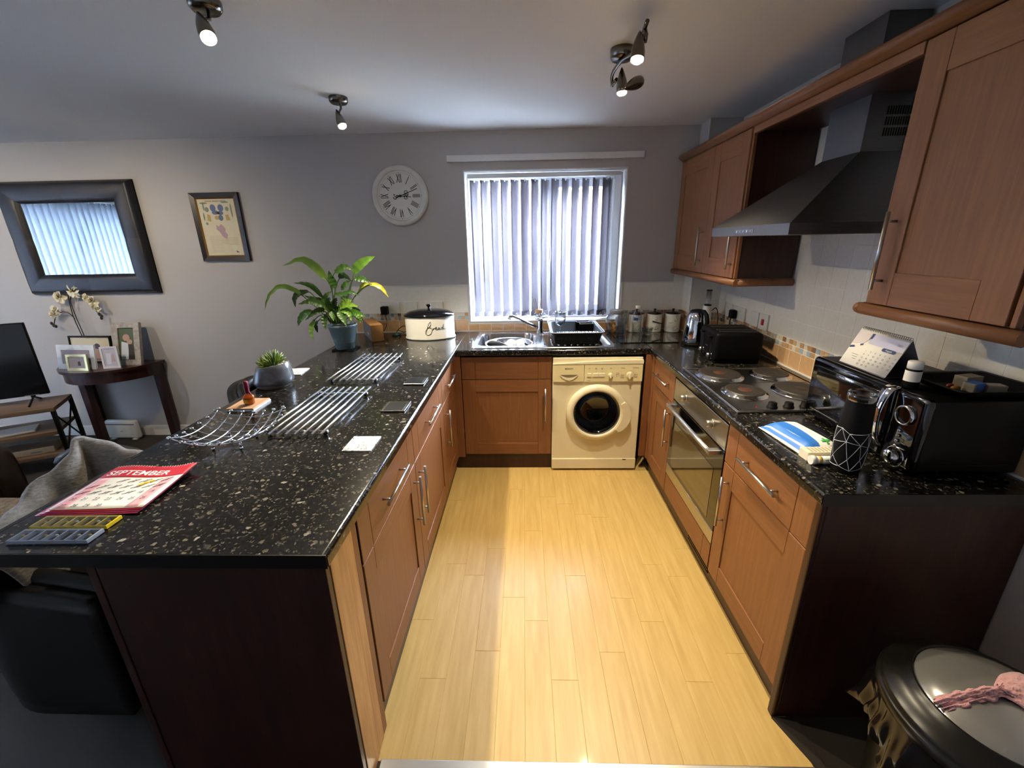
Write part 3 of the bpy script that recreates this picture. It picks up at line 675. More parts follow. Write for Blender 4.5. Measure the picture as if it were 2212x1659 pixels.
# ---- hob: sealed steel plate with four solid plates and four knobs
t = thing('electric_hob', 'steel hob with four solid black hotplates', 'hob', (1.61, -1.475, ZT))
HX0, HX1, HY0, HY1 = 1.341, 1.874, -1.786, -1.155
M_hob = noisy('hob_brushed_steel', '#a8a5a0', '#b5b2ac', .22, 300, bump=0, metal=1, stretch=(1, .05, 1))
b = MB(); b.box(HX0, HX1, HY0, HY1, ZT+.0005, ZT+.008, .003)
for x0, x1, y0, y1 in ((HX0+.002, HX0+.014, HY0, HY1), (HX1-.014, HX1-.002, HY0, HY1), (HX0, HX1, HY0+.002, HY0+.014), (HX0, HX1, HY1-.014, HY1-.002)): b.box(x0, x1, y0, y1, ZT+.007, ZT+.012, .003, seg=3)
b.box(HX0+.02, HX1-.02, -1.409, -1.405, ZT+.008, ZT+.0095)
b.build('plate', M_hob, t, world=True)
M_plate = noisy('cast_iron_plate', '#1f1b18', '#2c2622', .5, 120, bump=.3, dist=.001)
for x, y, r, red in ((1.480, -1.285, .098, 1), (1.742, -1.285, .080, 0), (1.480, -1.555, .080, 1), (1.738, -1.545, .098, 0)):
    b = MB(); q = ZT+.008
    b.lathe([(r+.019, 0), (r+.016, .005), (r+.006, .006), (r+.004, .012), (r, .012)], 48, (x, y, q), sy=1.07, mi=1)
    b.lathe([(r+.003, .011), (r, .016), (r*.93, .0165), (.034, .0155), (.033, .0150), (.0, .0150)], 48, (x, y, q), sy=1.07, mi=0)
    hp = b.build('hotplate', [M_plate, M_chrome], t, world=True)
    MB().lathe([(.029, .0152), (.028, .0158), (0, .0158)], 32, (x, y, q), sy=1.07).build('centre_disc', mat('worn_red_disc', '#46291e', .5) if red else M_plate, hp, world=True)
for x in (1.507, 1.575, 1.643, 1.711):
    b = MB(); b.lathe([(.021, 0), (.021, .004), (.018, .005), (.0165, .020), (.014, .022), (0, .022)], 24, (x, -1.738, ZT+.008)); b.build('knob', M_black, t, world=True)
MB().cyl((1.442, -1.738, ZT+.007), (1.442, -1.738, ZT+.0095), .004, 12).build('indicator_lamp', mat('red_lamp', '#a01010', .2), t, world=True)

# ---- cooker hood
t = thing('cooker_hood', 'brushed steel chimney cooker hood above the hob', 'cooker hood', (1.68, -1.44, 1.6))
A = [(1.43, -1.769), (1.43, -1.098), (XR-.010, -1.098), (XR-.010, -1.769)]; C_ = [(1.767, -1.562), (1.767, -1.338), (XR-.010, -1.338), (XR-.010, -1.562)]
z0, z1, z2 = 1.602, 1.642, 1.902
vs = [(x, y, z0) for x, y in A]+[(x, y, z1) for x, y in A]+[(x, y, z2) for x, y in C_]
q = [(0, 1, 5, 4), (1, 2, 6, 5), (2, 3, 7, 6), (3, 0, 4, 7), (4, 5, 9, 8), (5, 6, 10, 9), (6, 7, 11, 10), (7, 4, 8, 11), (8, 9, 10, 11)]
ins = [(1.455, -1.744), (1.455, -1.123), (1.895, -1.123), (1.895, -1.744)]
vs += [(x, y, z0) for x, y in ins]+[(x, y, z0+.012) for x, y in ins]
q += [(i, (i+1) % 4, 12+(i+1) % 4, 12+i) for i in range(4)]+[(12+i, 12+(i+1) % 4, 16+(i+1) % 4, 16+i) for i in range(4)]+[(16, 17, 18, 19)]
MB().add(vs, q).build('canopy', M_steelh, t, world=True)
b = MB()
for k in range(3):
    y1 = -1.125-.2065*k; b.box(1.462, 1.888, y1-.203, y1, z0+.001, z0+.010, .002)
    for j in range(7): b.box(1.475, 1.875, y1-.028-.025*j-.008, y1-.028-.025*j, z0-.001, z0+.003, .001)
b.build('grease_filter', mat('filter_mesh', '#8a8883', .45, 1), t, world=True)
b = MB(); b.box(1.430-.0012, 1.431, -1.515, -1.352, 1.613, 1.628)
pn = b.build('switch_strip', mat('hood_strip', '#7d8088', .4, 1), t, world=True)
for k in range(5): MB().cyl((1.4292, -1.375-.03*k, 1.6205), (1.4255, -1.375-.03*k, 1.6205), .0048, 12).build('push_button', M_chrome, pn, world=True)
b = MB(); b.box(1.767, XR-.010, -1.562, -1.338, z2-.002, 2.20).box(1.7685, XR-.010, -1.5605, -1.3395, 2.20, HC-.002)
ch = b.build('chimney', M_steelh, t, world=True)
b = MB()
for r in range(3):
    for k in range(10): b.box(1.836+.0092*k, 1.8405+.0092*k, -1.5632, -1.5622, 1.953+.036*r, 1.981+.036*r)
b.build('vent_slot', M_blackm, ch, world=True)

# ---- microwave (faces -x)
t = thing('microwave_oven', 'gloss black retro microwave with chrome handle on the right worktop', 'microwave', (1.76, -2.04, ZT))
b = MB(); MX = 1.602
b.box(MX+.014, XR-.016, -2.293, -1.790, ZT+.012, 1.150, .010, seg=3); b.build('casing', mat('satin_black_casing', '#070708', .42, spec=.2), t, world=True)
dr = MB().box(MX, MX+.03, -2.176, -1.788, ZT+.014, 1.152, .020, seg=4).build('door', M_gloss, t, world=True)
MB().box(MX-.0015, MX+.002, -2.125, -1.825, .955, 1.122, .004, seg=3).build('window', mat('dark_door_glass', '#0b0c0d', .03, coat=1, spec=.8), dr, world=True)
b = MB(); b.box(MX-.0035, MX+.001, -2.06, -1.828, .948, .9535, .001); b.build('lower_trim', mat('brass_line', '#8f8a70', .2, 1), dr, world=True)
hp = [(MX-.004, 0, .955), (MX-.026, 0, .985), (MX-.036, 0, 1.05), (MX-.032, 0, 1.10), (MX-.014, 0, 1.145), (MX+.010, 0, 1.157)]
def hfn(u, v):
    k = bez(hp, 24)[round(v*24)]; return (k.x, -2.150-.036*u, k.z)
MB().sheet(hfn, 2, 24, .006).build('door_handle', M_chrome, dr, world=True)
cp_ = MB().box(MX-.002, MX+.03, -2.294, -2.180, ZT+.014, 1.152, .020, seg=4).build('control_panel', M_gloss, t, world=True)
P = onright(MX-.002, -2.238, 1.086)
b = MB(); b.lathe([(.031, 0), (.031, .008), (.028, .012), (.0255, .012), (.0255, .007)], 32, M=P); b.build('dial_ring', M_chrome, cp_, world=True)
b = MB(); b.lathe([(.0255, .006), (0, .008)], 32, M=P); b.build('dial_face', M_gloss, cp_, world=True)
P = onright(MX-.002, -2.238, .950)
b = MB(); b.lathe([(.033, 0), (.033, .003), (.030, .003)], 32, M=P); b.build('dial_ring', M_chrome, cp_, world=True)
b = MB(); b.lathe([(.023, 0), (.023, .020), (.019, .027), (0, .028)], 32, M=P); b.build('timer_knob', M_chrome, cp_, world=True)
for k in range(4):
    b = MB(); b.sphere((MX-.004, -2.232, 1.033-.0165*k), .0058, 12, 8); b.build('button', M_chrome, cp_, world=True)
b = MB()
for k in range(4): b.box(MX-.0028, MX, -2.262, -2.246, 1.031-.0165*k, 1.0335-.0165*k)
b.build('printed_symbols', M_greyink, cp_, world=True)
for x in (1.64, 1.88):
    for y in (-2.26, -1.83): MB().cyl((x, y, ZT), (x, y, ZT+.014), .012, 12).build('foot', M_blackm, t, world=True)
b = MB(); b.box(MX+.08, XR-.05, -2.2945, -2.2925, .945, .951).build('seam', M_blackm, t, world=True)

# ---- toaster (front with knobs faces -x)
TL = 1.553
t = thing('toaster', 'matt black four slice toaster beside the kettle', 'toaster', (1.69, -.90, ZT), math.radians(-6))
R = Matrix.Identity(4); hx0, hx1, hy = -.125, .135, .150
b = MB(); b.box(hx0, hx1, -hy, hy, .012, .178, .022, seg=4); b.build('casing', M_black, t)
b = MB(); b.box(hx0+.01, hx1-.01, -hy+.01, hy-.01, 0, .014, .004); b.build('base', M_black, t)
b = MB()
for y in (-.105, -.05, .05, .105): b.box(hx0+.03, hx1-.03, y-.012, y+.012, .1785, .1800, .0004)
b.build('top_plate', mat('toaster_slot_steel', '#8e8c88', .35, 1), t)
for y in (-.105, -.05, .05, .105): MB().box(hx0+.034, hx1-.034, y-.008, y+.008, .1798, .1806).build('bread_slot', mat('slot_dark', '#030303', .9), t)
for y in (-.078, .078):
    b = MB(); b.box(hx0-.0015, hx0+.002, y-.004, y+.004, .055, .150); b.build('lever_slot', mat('slot_dark', '#030303', .9), t)
    b = MB(); b.box(hx0-.022, hx0, y-.020, y+.020, .142, .153, .004); b.build('lever', M_black, t)
    b = MB(); b.cyl((hx0, y, .036), (hx0-.018, y, .036), .014, 24, .0125); b.build('dial', M_steel, t)
    for k in (-1, 0, 1): MB().cyl((hx0, y-.036, .036+.014*k), (hx0-.004, y-.036, .036+.014*k), .0045, 12).build('button', M_chrome, t)
b = MB(); b.box(hx0-.001, hx0+.001, -.02, .02, .074, .079); b.build('badge', mat('badge_silver', '#b5b5b5', .3, 1), t)

# ---- kettle
t = thing('kettle', 'polished steel cordless kettle with black handle', 'kettle', (1.628, -.545, ZT), math.radians(-75))
b = MB(); b.lathe([(0, 0), (.082, 0), (.084, .004), (.084, .014), (.078, .020), (0, .020)], 40); b.build('base', M_black, t)
b = MB(); b.lathe([(.080, .022), (.081, .026), (.079, .06), (.075, .12), (.071, .165), (.066, .195), (.055, .215), (.048, .221)], 48); b.build('body', M_chrome, t)
b = MB(); b.lathe([(.050, .220), (.049, .226), (.040, .234), (.02, .239), (0, .240)], 40); b.build('lid', M_black, t)
b = MB(); b.tube([(.040, 0, .232), (.062, 0, .232), (.090, 0, .212), (.104, 0, .17), (.104, 0, .11), (.094, 0, .055), (.078, 0, .035)], [.010, .013, .014, .0145, .0135, .012, .008], 12); b.build('handle', M_black, t)
b = MB(); b.add([(-.060, -.022, .150), (-.060, .022, .150), (-.052, -.026, .215), (-.052, .026, .215), (-.088, 0, .212), (-.064, 0, .160)], [(0, 1, 5), (0, 5, 4, 2), (1, 3, 4, 5), (2, 4, 3), (0, 2, 3, 1)]); b.build('spout', M_chrome, t)
# ---- electric mill
t = thing('electric_mill', 'white electric mill with clear tube behind the kettle', 'mill', (1.790, -.300, ZT))
b = MB(); b.lathe([(0, 0), (.036, 0), (.036, .01), (.031, .02), (.030, .222), (.028, .226), (0, .226)], 28); b.build('body', M_white, t)
b = MB(); b.lathe([(.022, .226), (.026, .232), (.024, .236), (0, .236)], 24); b.build('collar', M_blackm, t)
b = MB(); b.lathe([(.019, .236), (.019, .335), (.017, .335), (.017, .238)], 24); b.build('tube', M_glass, t)
b = MB(); b.lathe([(.020, .333), (.020, .338), (0, .339)], 24); b.build('cap', M_blackm, t)
b = MB(); b.tube(bez([(.030, -.005, .19), (.055, -.01, .21), (.075, -.012, .17), (.080, -.012, .09), (.074, -.012, .012)], 16), .0032, 8); b.build('cable', M_blackm, t)
# ================================================================== SINK AND WORKTOP ITEMS
# ---- sink
t = thing('kitchen_sink', 'stainless steel inset sink with drainer in front of the window', 'sink', (.59, -.33, ZT))
M_sink = mat('sink_steel', '#bcbec2', .18, 1)
def rrect(x0, x1, y0, y1, r, n=6):
    o = []
    for cx, cy, a in ((x1-r, y1-r, 0), (x0+r, y1-r, PI/2), (x0+r, y0+r, PI), (x1-r, y0+r, 1.5*PI)): o += [(cx+r*math.cos(a+PI/2*k/n), cy+r*math.sin(a+PI/2*k/n)) for k in range(n+1)]
    return o
def loft(m, rings, mi=0, cap0=False, cap1=True):
    n = len(rings[0]); vs = [p for r in rings for p in r]
    fs = [(i*n+k, i*n+(k+1) % n, (i+1)*n+(k+1) % n, (i+1)*n+k) for i in range(len(rings)-1) for k in range(n)]
    if cap1: fs.append(tuple((len(rings)-1)*n+k for k in range(n)))
    if cap0: fs.append(tuple(range(n))[::-1])
    return m.add(vs, fs, None, mi, True)
def ring(x0, x1, y0, y1, r, z): return [(x, y, z) for x, y in rrect(x0, x1, y0, y1, r)]
bm_ = bmesh.new()
sx0, sx1, sy0, sy1 = .104, 1.082, -.604, -.058; bx = (.135, .535, -.560, -.130); dx = (.600, 1.055, -.570, -.095)
out = rrect(sx0, sx1, sy0, sy1, .02); inn = rrect(*bx, .075); drn = rrect(*dx, .03)
from mathutils.geometry import tessellate_polygon
pl = [[Vector((x, y, 0)) for x, y in out], [Vector((x, y, 0)) for x, y in inn], [Vector((x, y, 0)) for x, y in drn]]
flat = [v for p in pl for v in p]; tri = tessellate_polygon(pl); zt = ZT+.0065
m = MB(); m.add([(v.x, v.y, zt) for v in flat], [tuple(f) for f in tri])
loft(m, [[(x, y, ZT+.0005) for x, y in rrect(sx0-.003, sx1+.003, sy0-.003, sy1+.003, .021)], [(x, y, zt) for x, y in out]], cap1=False)
m.build('rim', M_sink, t, world=True)
b = MB(); loft(b, [ring(*bx, .075, zt), ring(bx[0]+.006, bx[1]-.006, bx[2]+.006, bx[3]-.006, .072, zt-.008), ring(bx[0]+.015, bx[1]-.015, bx[2]+.015, bx[3]-.015, .07, ZT-.12), ring(bx[0]+.04, bx[1]-.04, bx[2]+.04, bx[3]-.04, .05, ZT-.143)]); b.build('basin', M_sink, t, world=True)
b = MB(); loft(b, [ring(*dx, .03, zt), ring(dx[0]+.012, dx[1]-.012, dx[2]+.012, dx[3]-.012, .025, zt-.005)])
for k in range(9): b.tube([(.66+.043*k, -.55, zt-.0035), (.66+.043*k, -.12, zt-.0035)], .005, 8)
b.build('drainer', M_sink, t, world=True)
# ---- tap
t = thing('mixer_tap', 'chrome mixer tap with a long swivel spout behind the sink', 'tap', (.588, -.110, ZT+.0065))
b = MB(); b.lathe([(.031, 0), (.031, .006), (.026, .012), (.024, .03), (.024, .082), (.026, .088), (.026, .098), (.020, .112), (0, .116)], 28); b.build('body', M_chrome, t)
sp = bez([(-.016, -.012, .045), (-.06, -.045, .066), (-.13, -.10, .110), (-.195, -.150, .150), (-.222, -.17, .157), (-.232, -.178, .148)], 24)
b = MB(); b.tube(sp, .011, 14); b.cyl(sp[-1], Vector(sp[-1])+Vector((-.003, -.003, -.012)), .0125, 16); b.build('spout', M_chrome, t)
b = MB(); b.tube([(.005, 0, .108), (.03, .0, .116), (.062, -.002, .122)], [.008, .006, .0045], 10); b.build('lever', M_chrome, t)
# ---- washing-up bowl with dishes
t = thing('washing_up_bowl', 'round steel washing-up bowl standing in the sink basin', 'bowl', (.352, -.345, ZT-.143))
b = MB(); b.lathe([(0, .002), (.10, .002), (.125, .010), (.150, .060), (.166, .118), (.178, .122), (.178, .125), (.164, .121), (.147, .061), (.122, .013), (0, .006)], 48, sy=1.08); b.build('bowl', M_sink, t)
M_china = mat('white_china', '#e6e8ee', .15, coat=.4)
dishp = [(0, 0), (.05, .0), (.075, .006), (.105, .016), (.107, .018), (.073, .009), (0, .004)]
def dish(name, label, loc, rot, prof, cat, group=None):
    o = MB().lathe(prof, 36).build(name, M_china); o.location = loc; o.rotation_euler = rot; return tag(o, label, cat, group)
dish('plate', 'white plate leaning in the washing-up bowl, left of the cups', (.285, -.345, ZT-.070), (-.55, .42, 0), dishp, 'plate')
dish('plate', 'white plate lying flattest in the washing-up bowl', (.372, -.335, ZT-.085), (-.25, .05, .3), dishp, 'plate')
cup = [(0, 0), (.022, 0), (.026, .004), (.034, .035), (.036, .055), (.034, .055), (.031, .034), (.022, .006), (0, .005)]
o = dish('cup', 'left small white cup lying in the washing-up bowl', (.365, -.415, ZT-.045), (-1.0, .2, 0), cup, 'cup')
o = dish('cup', 'right small white cup lying in the washing-up bowl', (.440, -.400, ZT-.045), (-1.1, -.3, 0), cup, 'cup')
o = MB().box(-.012, .012, -.03, .03, 0, .012, .004).build('dish_scourer', M_blackm); o.location = (.492, -.425, ZT-.024); o.rotation_euler = (.2, .1, .8); tag(o, 'small dark scourer at the right rim of the washing-up bowl', 'scourer')
# ---- dish rack
t = thing('dish_rack', 'black plastic dish rack with cutlery compartments on the drainer', 'dish rack', (.825, -.34, ZT+.0065))
b = MB(); z = ZT+.0075
def rr(x0, x1, y0, y1, r, z): return ring(x0, x1, y0, y1, r, z)
loft(b, [rr(.675, .982, -.545, -.145, .03, z+.004), rr(.655, 1.002, -.572, -.105, .035, ZT+.085), rr(.645, 1.012, -.585, -.095, .04, ZT+.090), rr(.648, 1.009, -.582, -.098, .04, ZT+.096), rr(.664, .993, -.562, -.116, .03, ZT+.090), rr(.685, .972, -.535, -.155, .025, z+.009)]); b.build('tray', M_black, t, world=True)
b = MB(); M_rim = mat('grey_rack_edge', '#8f949c', .25)
rim = [Vector(p) for p in rr(.645, 1.012, -.586, -.094, .04, ZT+.0965)]; b.tube(rim, .0035, 6, closed=True); b.build('rim', M_rim, t, world=True)
b = MB()
for x0, x1, y0, y1 in ((.868, .965, -.170, -.108), (.885, .985, -.245, -.180)):
    b.box(x0, x0+.004, y0, y1, ZT+.03, ZT+.094).box(x1-.004, x1, y0, y1, ZT+.03, ZT+.094).box(x0, x1, y0, y0+.004, ZT+.03, ZT+.094)
b.build('cutlery_compartment', M_black, t, world=True)
b = MB()
for x0, x1, y0, y1 in ((.866, .967, -.172, -.106), (.883, .987, -.247, -.178)): b.tube([(x0, y0, ZT+.0955), (x1, y0, ZT+.0955), (x1, y1, ZT+.0955), (x0, y1, ZT+.0955)], .0028, 6, closed=True)
b.build('compartment_edge', M_rim, t, world=True)
b = MB()
for k in range(11): b.box(.690+.026*k, .700+.026*k, -.562, -.505, ZT+.052, ZT+.092, .003)
b.build('plate_divider', M_black, t, world=True)
b = MB()
for k in range(11): b.box(.704+.026*k, .712+.026*k, -.552, -.515, ZT+.089, ZT+.093, .001)
b.build('divider_tips', M_rim, t, world=True)
# ---- wine glass standing in the rack
t = thing('wine_glass', 'wine glass standing in the black dish rack', 'wine glass', (.718, -.445, ZT+.020))
b = MB(); b.lathe([(0, 0), (.034, .001), (.030, .005), (.006, .012), (.004, .02), (.004, .085), (.010, .096), (.030, .115), (.039, .145), (.040, .165), (.037, .200), (.0355, .2005), (.0375, .165), (.0365, .146), (.028, .118), (.008, .101), (0, .099)], 32); b.build('glass', glass('wine_glass_glass', '#f8fafc', refl=.45), t)
b = MB(); b.lathe([(0, .101), (.008, .103), (.026, .119), (.034, .142), (0, .142)], 28); b.build('water', glass('water', '#f2f6f7', refl=.3), t)
# ---- reed diffuser on the sill
t = thing('reed_diffuser', 'clear reed diffuser bottle with wooden collar on the window sill', 'diffuser', (.583, .022, WZ0+.0125))
b = MB(); b.lathe([(0, 0), (.030, 0), (.031, .004), (.031, .045), (.022, .054), (.020, .060), (.0185, .060), (.020, .053), (.029, .044), (.029, .005), (0, .004)], 24); b.build('bottle', M_glass, t)
b = MB(); b.lathe([(.012, .054), (.031, .054), (.032, .058), (.032, .080), (.030, .083), (.010, .083)], 28); b.build('collar', mat('pale_wood_collar', '#b58f6a', .5), t)
b = MB(); b.lathe([(0, .005), (.0285, .005), (.0285, .024), (0, .024)], 24); b.build('oil', glass('diffuser_oil', '#e8e4dc', refl=.2), t)
for dx_, dy_, h in ((-.052, -.01, .185), (-.030, .012, .170), (.020, -.008, .165), (.012, .02, .15)):
    MB().cyl((-dx_*.25, 0, .01), (dx_, dy_, h), .0018, 6).build('reed', mat('reed_brown', '#9a7358', .7), t)
# ---- glass board and what stands on it
bd_ = thing('glass_board', 'greenish glass chopping board in the corner by the sink', 'chopping board', (1.345, -.34, ZT))
b = MB(); b.box(1.136, 1.545, -.500, -.185, ZT+.003, ZT+.008, .0015); b.build('board', M_greenglass, bd_, world=True)
for x in (1.16, 1.52):
    for y in (-.47, -.215): MB().cyl((x, y, ZT), (x, y, ZT+.0035), .008, 10).build('foot', M_blackm, bd_, world=True)
ZG = ZT+.0082
t = thing('biscuit_jar', 'round glass jar of biscuits with grey screw lid', 'jar', (1.178, -.120, ZT))
b = MB(); b.lathe([(0, 0), (.055, 0), (.070, .012), (.082, .05), (.080, .10), (.062, .140), (.048, .152), (.046, .152), (.060, .138), (.077, .10), (.079, .05), (.067, .015), (0, .004)], 32); b.build('jar', M_glass, t)
b = MB(); b.lathe([(.050, .150), (.052, .152), (.052, .174), (.049, .178), (.046, .176), (0, .176)], 32); b.build('lid', mat('grey_lid', '#8a8d93', .35), t)
bis = MB().lathe([(0, 0), (.026, 0), (.028, .004), (.026, .008), (0, .009)], 14).mesh('biscuit', noisy('biscuit', '#a86a2c', '#c08a45', .8, 90))
rr_ = random.Random(5)
for k in range(14):
    a = rr_.uniform(0, 2*PI); q = rr_.uniform(.0, .038)
    o = put('biscuit', bis, None, (1.178+q*math.cos(a), -.120+q*math.sin(a), ZT+.010+.0062*k), (rr_.uniform(-.6, .6), rr_.uniform(-.6, .6), a))
    tag(o, 'golden biscuit among the pile inside the glass jar', 'biscuit', 'biscuits in the jar')
t = thing('water_tumbler', 'tall glass tumbler half full of water on the glass board', 'glass', (1.190, -.245, ZG))
b = MB(); b.lathe([(0, 0), (.034, 0), (.035, .003), (.045, .132), (.0435, .132), (.033, .012), (0, .011)], 32); b.build('glass', M_glass, t)
b = MB(); b.lathe([(0, .0115), (.0325, .0125), (.0385, .078), (0, .078)], 28); b.build('water', glass('water', '#f2f6f7', refl=.3), t)
t = thing('water_bottle', 'clear plastic water bottle with white cap on the glass board', 'bottle', (1.307, -.240, ZG))
pr = [(0, 0), (.028, 0), (.033, .006)]
for k in range(7): pr += [(.0335, .012+.012*k), (.0315, .018+.012*k)]
pr += [(.0335, .098), (.0335, .135), (.030, .155), (.018, .182), (.0135, .192), (.0135, .200)]
b = MB(); b.lathe(pr, 28); b.build('bottle', M_glass, t)
b = MB(); b.lathe([(.034, .104), (.034, .138)], 28); b.build('label_band', mat('clear_label', '#8ea9c8', .4, alpha=.35), t)
b = MB(); b.lathe([(.0345, .110), (.0345, .132)], 10, a0=-2.6, a1=-1.6); b.build('label_patch', M_navy, t)
b = MB(); b.lathe([(.0155, .196), (.0165, .199), (.0165, .213), (.0145, .216), (0, .216)], 24); b.build('cap', M_white, t)
t = thing('cut_glass_tumbler', 'short cut-glass tumbler right of the plastic bottle', 'glass', (1.385, -.250, ZG))
b = MB()
for k in range(7):
    r0, r1 = .036+.0012*k, .036+.0012*(k+1)
b.lathe([(0, 0), (.034, 0), (.038, .004), (.040, .012), (.036, .016), (.0385, .024), (.0365, .030), (.041, .038), (.038, .044), (.043, .054), (.0415, .054), (.036, .043), (.033, .014), (0, .012)], 16, sm=False); b.build('glass', glass('cut_glass', '#e9ece8', refl=.45), t)
# ---- three canisters
def canister(x, y, label, letter, script):
    t = thing('canister', label, 'canister', (x, y, ZT), 0, 'script canisters')
    b = MB(); b.lathe([(0, 0), (.052, 0), (.055, .004), (.056, .010), (.056, .138), (.054, .141)], 36); b.build('pot', M_white, t)
    b = MB(); b.lathe([(.054, .140), (.059, .142), (.059, .148), (.052, .154), (.02, .159), (.008, .160), (.0065, .166), (.011, .174), (.010, .178), (0, .179)], 32); b.build('lid', M_gloss, t)
    def wrap(v):
        a = -PI/2+v.x/.0565; return (.0566*math.cos(a), .0566*math.sin(a), v.y)
    b = MB()
    def curl(pts, r=.0009):
        b.tube([wrap(Vector((p[0], p[1], 0))) for p in bez([(q[0], q[1], 0) for q in pts], 26)], r, 5)
    for pts in script: curl(pts)
    b.build('script_print', M_ink, t); return t
Sx = [(.012, .120), (.002, .128), (-.006, .118), (.004, .104), (.010, .094), (.000, .084), (-.014, .082), (-.012, .098)]
Cx = [(.010, .052), (-.002, .050), (-.014, .036), (-.008, .022), (.006, .024), (.018, .034), (.026, .032)]
def sh(p, dx, dy, s=1): return [(dx+q[0]*s, dy+q[1]*s) for q in p]
canister(1.338, -.092, 'white script canister with black lid standing behind the plastic bottle', 'T', [sh(Sx, -.01, 0, .9), sh(Cx, .0, 0)])
canister(1.479, -.092, 'white script canister with black lid and dark stripe, middle of the three', 'C', [[(-.004, .125), (.008, .112), (.002, .100), (-.012, .104)], [(-.03, .095), (-.01, .090), (.012, .094)], sh(Cx, .004, .008, .8), [(-.02, .03), (0, .026), (.02, .03)]])
canister(1.618, -.098, 'white script canister with black lid nearest the corner pillar', 'S', [sh(Sx, .012, .002, 1.05), sh(Cx, .004, -.004, 1.0), [(-.040, .078), (-.028, .074), (-.020, .079), (-.010, .074)], [(.02, .03), (.03, .026), (.038, .03)]])
o = MB().box(-.040, .040, -.0015, .0015, -.003, .003, .001).build('knife', M_black); o.location = (1.487, -.1515, ZT+.080); o.rotation_euler = (0, math.radians(14), 0); tag(o, 'dark narrow handle held across the front of the middle canister', 'utensil')
# ================================================================== PENINSULA ITEMS
# ---- bread bin
t = thing('bread_bin', 'white oval bread bin with a domed black lid', 'bread bin', (-.255, -.215, ZT), math.radians(6))
k_ = .66
b = MB(); b.lathe([(0, 0), (.186, 0), (.190, .005), (.190, .012), (.184, .017), (.184, .168), (.180, .171)], 56, sy=k_); b.build('bin', M_white, t)
b = MB(); b.lathe([(.182, .168), (.191, .170), (.192, .178), (.184, .186), (.150, .204), (.09, .216), (0, .220)], 56, sy=k_); b.build('lid', M_gloss, t)
b = MB(); b.lathe([(.012, .218), (.009, .226), (.010, .234), (.018, .244), (.019, .250), (.014, .254), (0, .255)], 24); b.build('knob', M_gloss, t)
def wrapb(p):
    x = p[0]; y = -math.sqrt(max(0, 1-(x/.1845)**2))*.1845*k_; return (x, y-.0006, p[1])
b = MB()
for pts in ([(-.030, .050), (-.022, .080), (-.006, .125), (.008, .138), (.010, .120), (-.006, .100), (-.018, .098)], [(-.006, .100), (.014, .090), (.010, .058), (-.010, .042), (-.028, .046), (-.034, .066), (-.016, .092), (.004, .094)],
            [(.020, .076), (.024, .090), (.026, .084), (.034, .092), (.036, .086)], [(.040, .084), (.048, .092), (.050, .098), (.044, .098), (.041, .086), (.048, .078), (.056, .084)],
            [(.070, .094), (.062, .094), (.058, .084), (.064, .080), (.071, .092), (.072, .080), (.078, .084)], [(.092, .094), (.084, .096), (.080, .086), (.086, .082), (.093, .094), (.100, .118), (.094, .090), (.096, .082), (.104, .086)], [(.110, .084), (.112, .084)], [(.118, .084), (.120, .084)]):
    b.tube([wrapb(p) for p in bez([(q[0]+.01, q[1], 0) for q in pts], 28)], .0012, 6)
b.build('bread_lettering', M_ink, t)
# ---- cardboard box, adapter, lead, router puck
t = thing('cardboard_box', 'brown cardboard parcel box beside the plant pot', 'box', (-.662, -.365, ZT), math.radians(29))
M_card = noisy('brown_card', '#a9783f', '#b3834a', .8, 60, bump=.1)
MB().box(0, .088, 0, .34, 0, .122, .002).build('carton', M_card, t)
MB().box(.004, .084, -.0006, .09, .1215, .1230).build('tape', mat('kraft_tape', '#c08a52', .5), t)
b = MB(); b.box(-.0008, 0.0002, .002, .338, .002, .120); sd = b.build('printed_side', mat('grey_card_print', '#6d6a6c', .7), t)
b = MB(); b.tube([(-.001, .10+.05*k/10, .05-.014*math.sin(PI*k/10)) for k in range(11)], .002, 5); b.build('curved_print', M_paper, sd)
M_sock = mat('white_socket_plastic', '#e4e2da', .3)
def socket(x, z, w, h, kind, label, right=False, at=-.0065, holes=True):
    if right: loc, R_ = (XR+at, x, z), (PI/2, 0, -PI/2)
    else: loc, R_ = (x, at, z), (PI/2, 0, 0)
    t = bpy.data.objects.new(kind, None); COL.objects.link(t); t.location = loc; t.rotation_euler = R_; t.empty_display_size = .05
    tag(t, label, 'socket' if 'socket' in kind else 'switch'); MB().box(-w/2, w/2, -h/2, h/2, 0, .010, .002).build('face_plate', M_sock, t); return t
def gang(t, x, s=1):
    b = MB(); b.box(x-.004, x+.004, .008, .017, .0088, .0096).box(x-.013, x-.006, -.018, -.0135, .0088, .0096).box(x+.006, x+.013, -.018, -.0135, .0088, .0096); b.build('pin_hole', M_blackm, t)
def rocker(t, x, y=.022, m=None): MB().box(x-.006, x+.006, y-.010, y+.010, .008, .0125, .0015).build('rocker', m or M_sock, t)
def screws(t, w):
    for x in (-w*.4, w*.4): MB().cyl((x, 0, .0085), (x, 0, .0098), .0035, 10).build('screw', mat('dark_screw', '#4d463c', .4, .6), t)
t = socket(-.610, 1.107, .155, .090, 'double_socket', 'white double socket on the back wall behind the plant, holding a black adapter'); gang(t, -.045); gang(t, .045); rocker(t, -.012); rocker(t, .012)
t = socket(-.437, 1.107, .093, .090, 'fused_spur', 'white fused switch plate on the back wall left of the bread bin knob'); screws(t, .093); MB().box(-.012, .012, -.012, .012, .0085, .0112, .002).build('fuse_holder', M_sock, t)
t = socket(-.231, 1.107, .093, .090, 'switch_plate', 'white switched socket plate on the back wall right of the bread bin knob'); screws(t, .093); rocker(t, 0, 0)
b = MB()
for z_ in (-.016, 0, .016): b.box(-.012, .006, z_-.003, z_+.003, .0088, .0096)
b.build('slots', M_blackm, t)
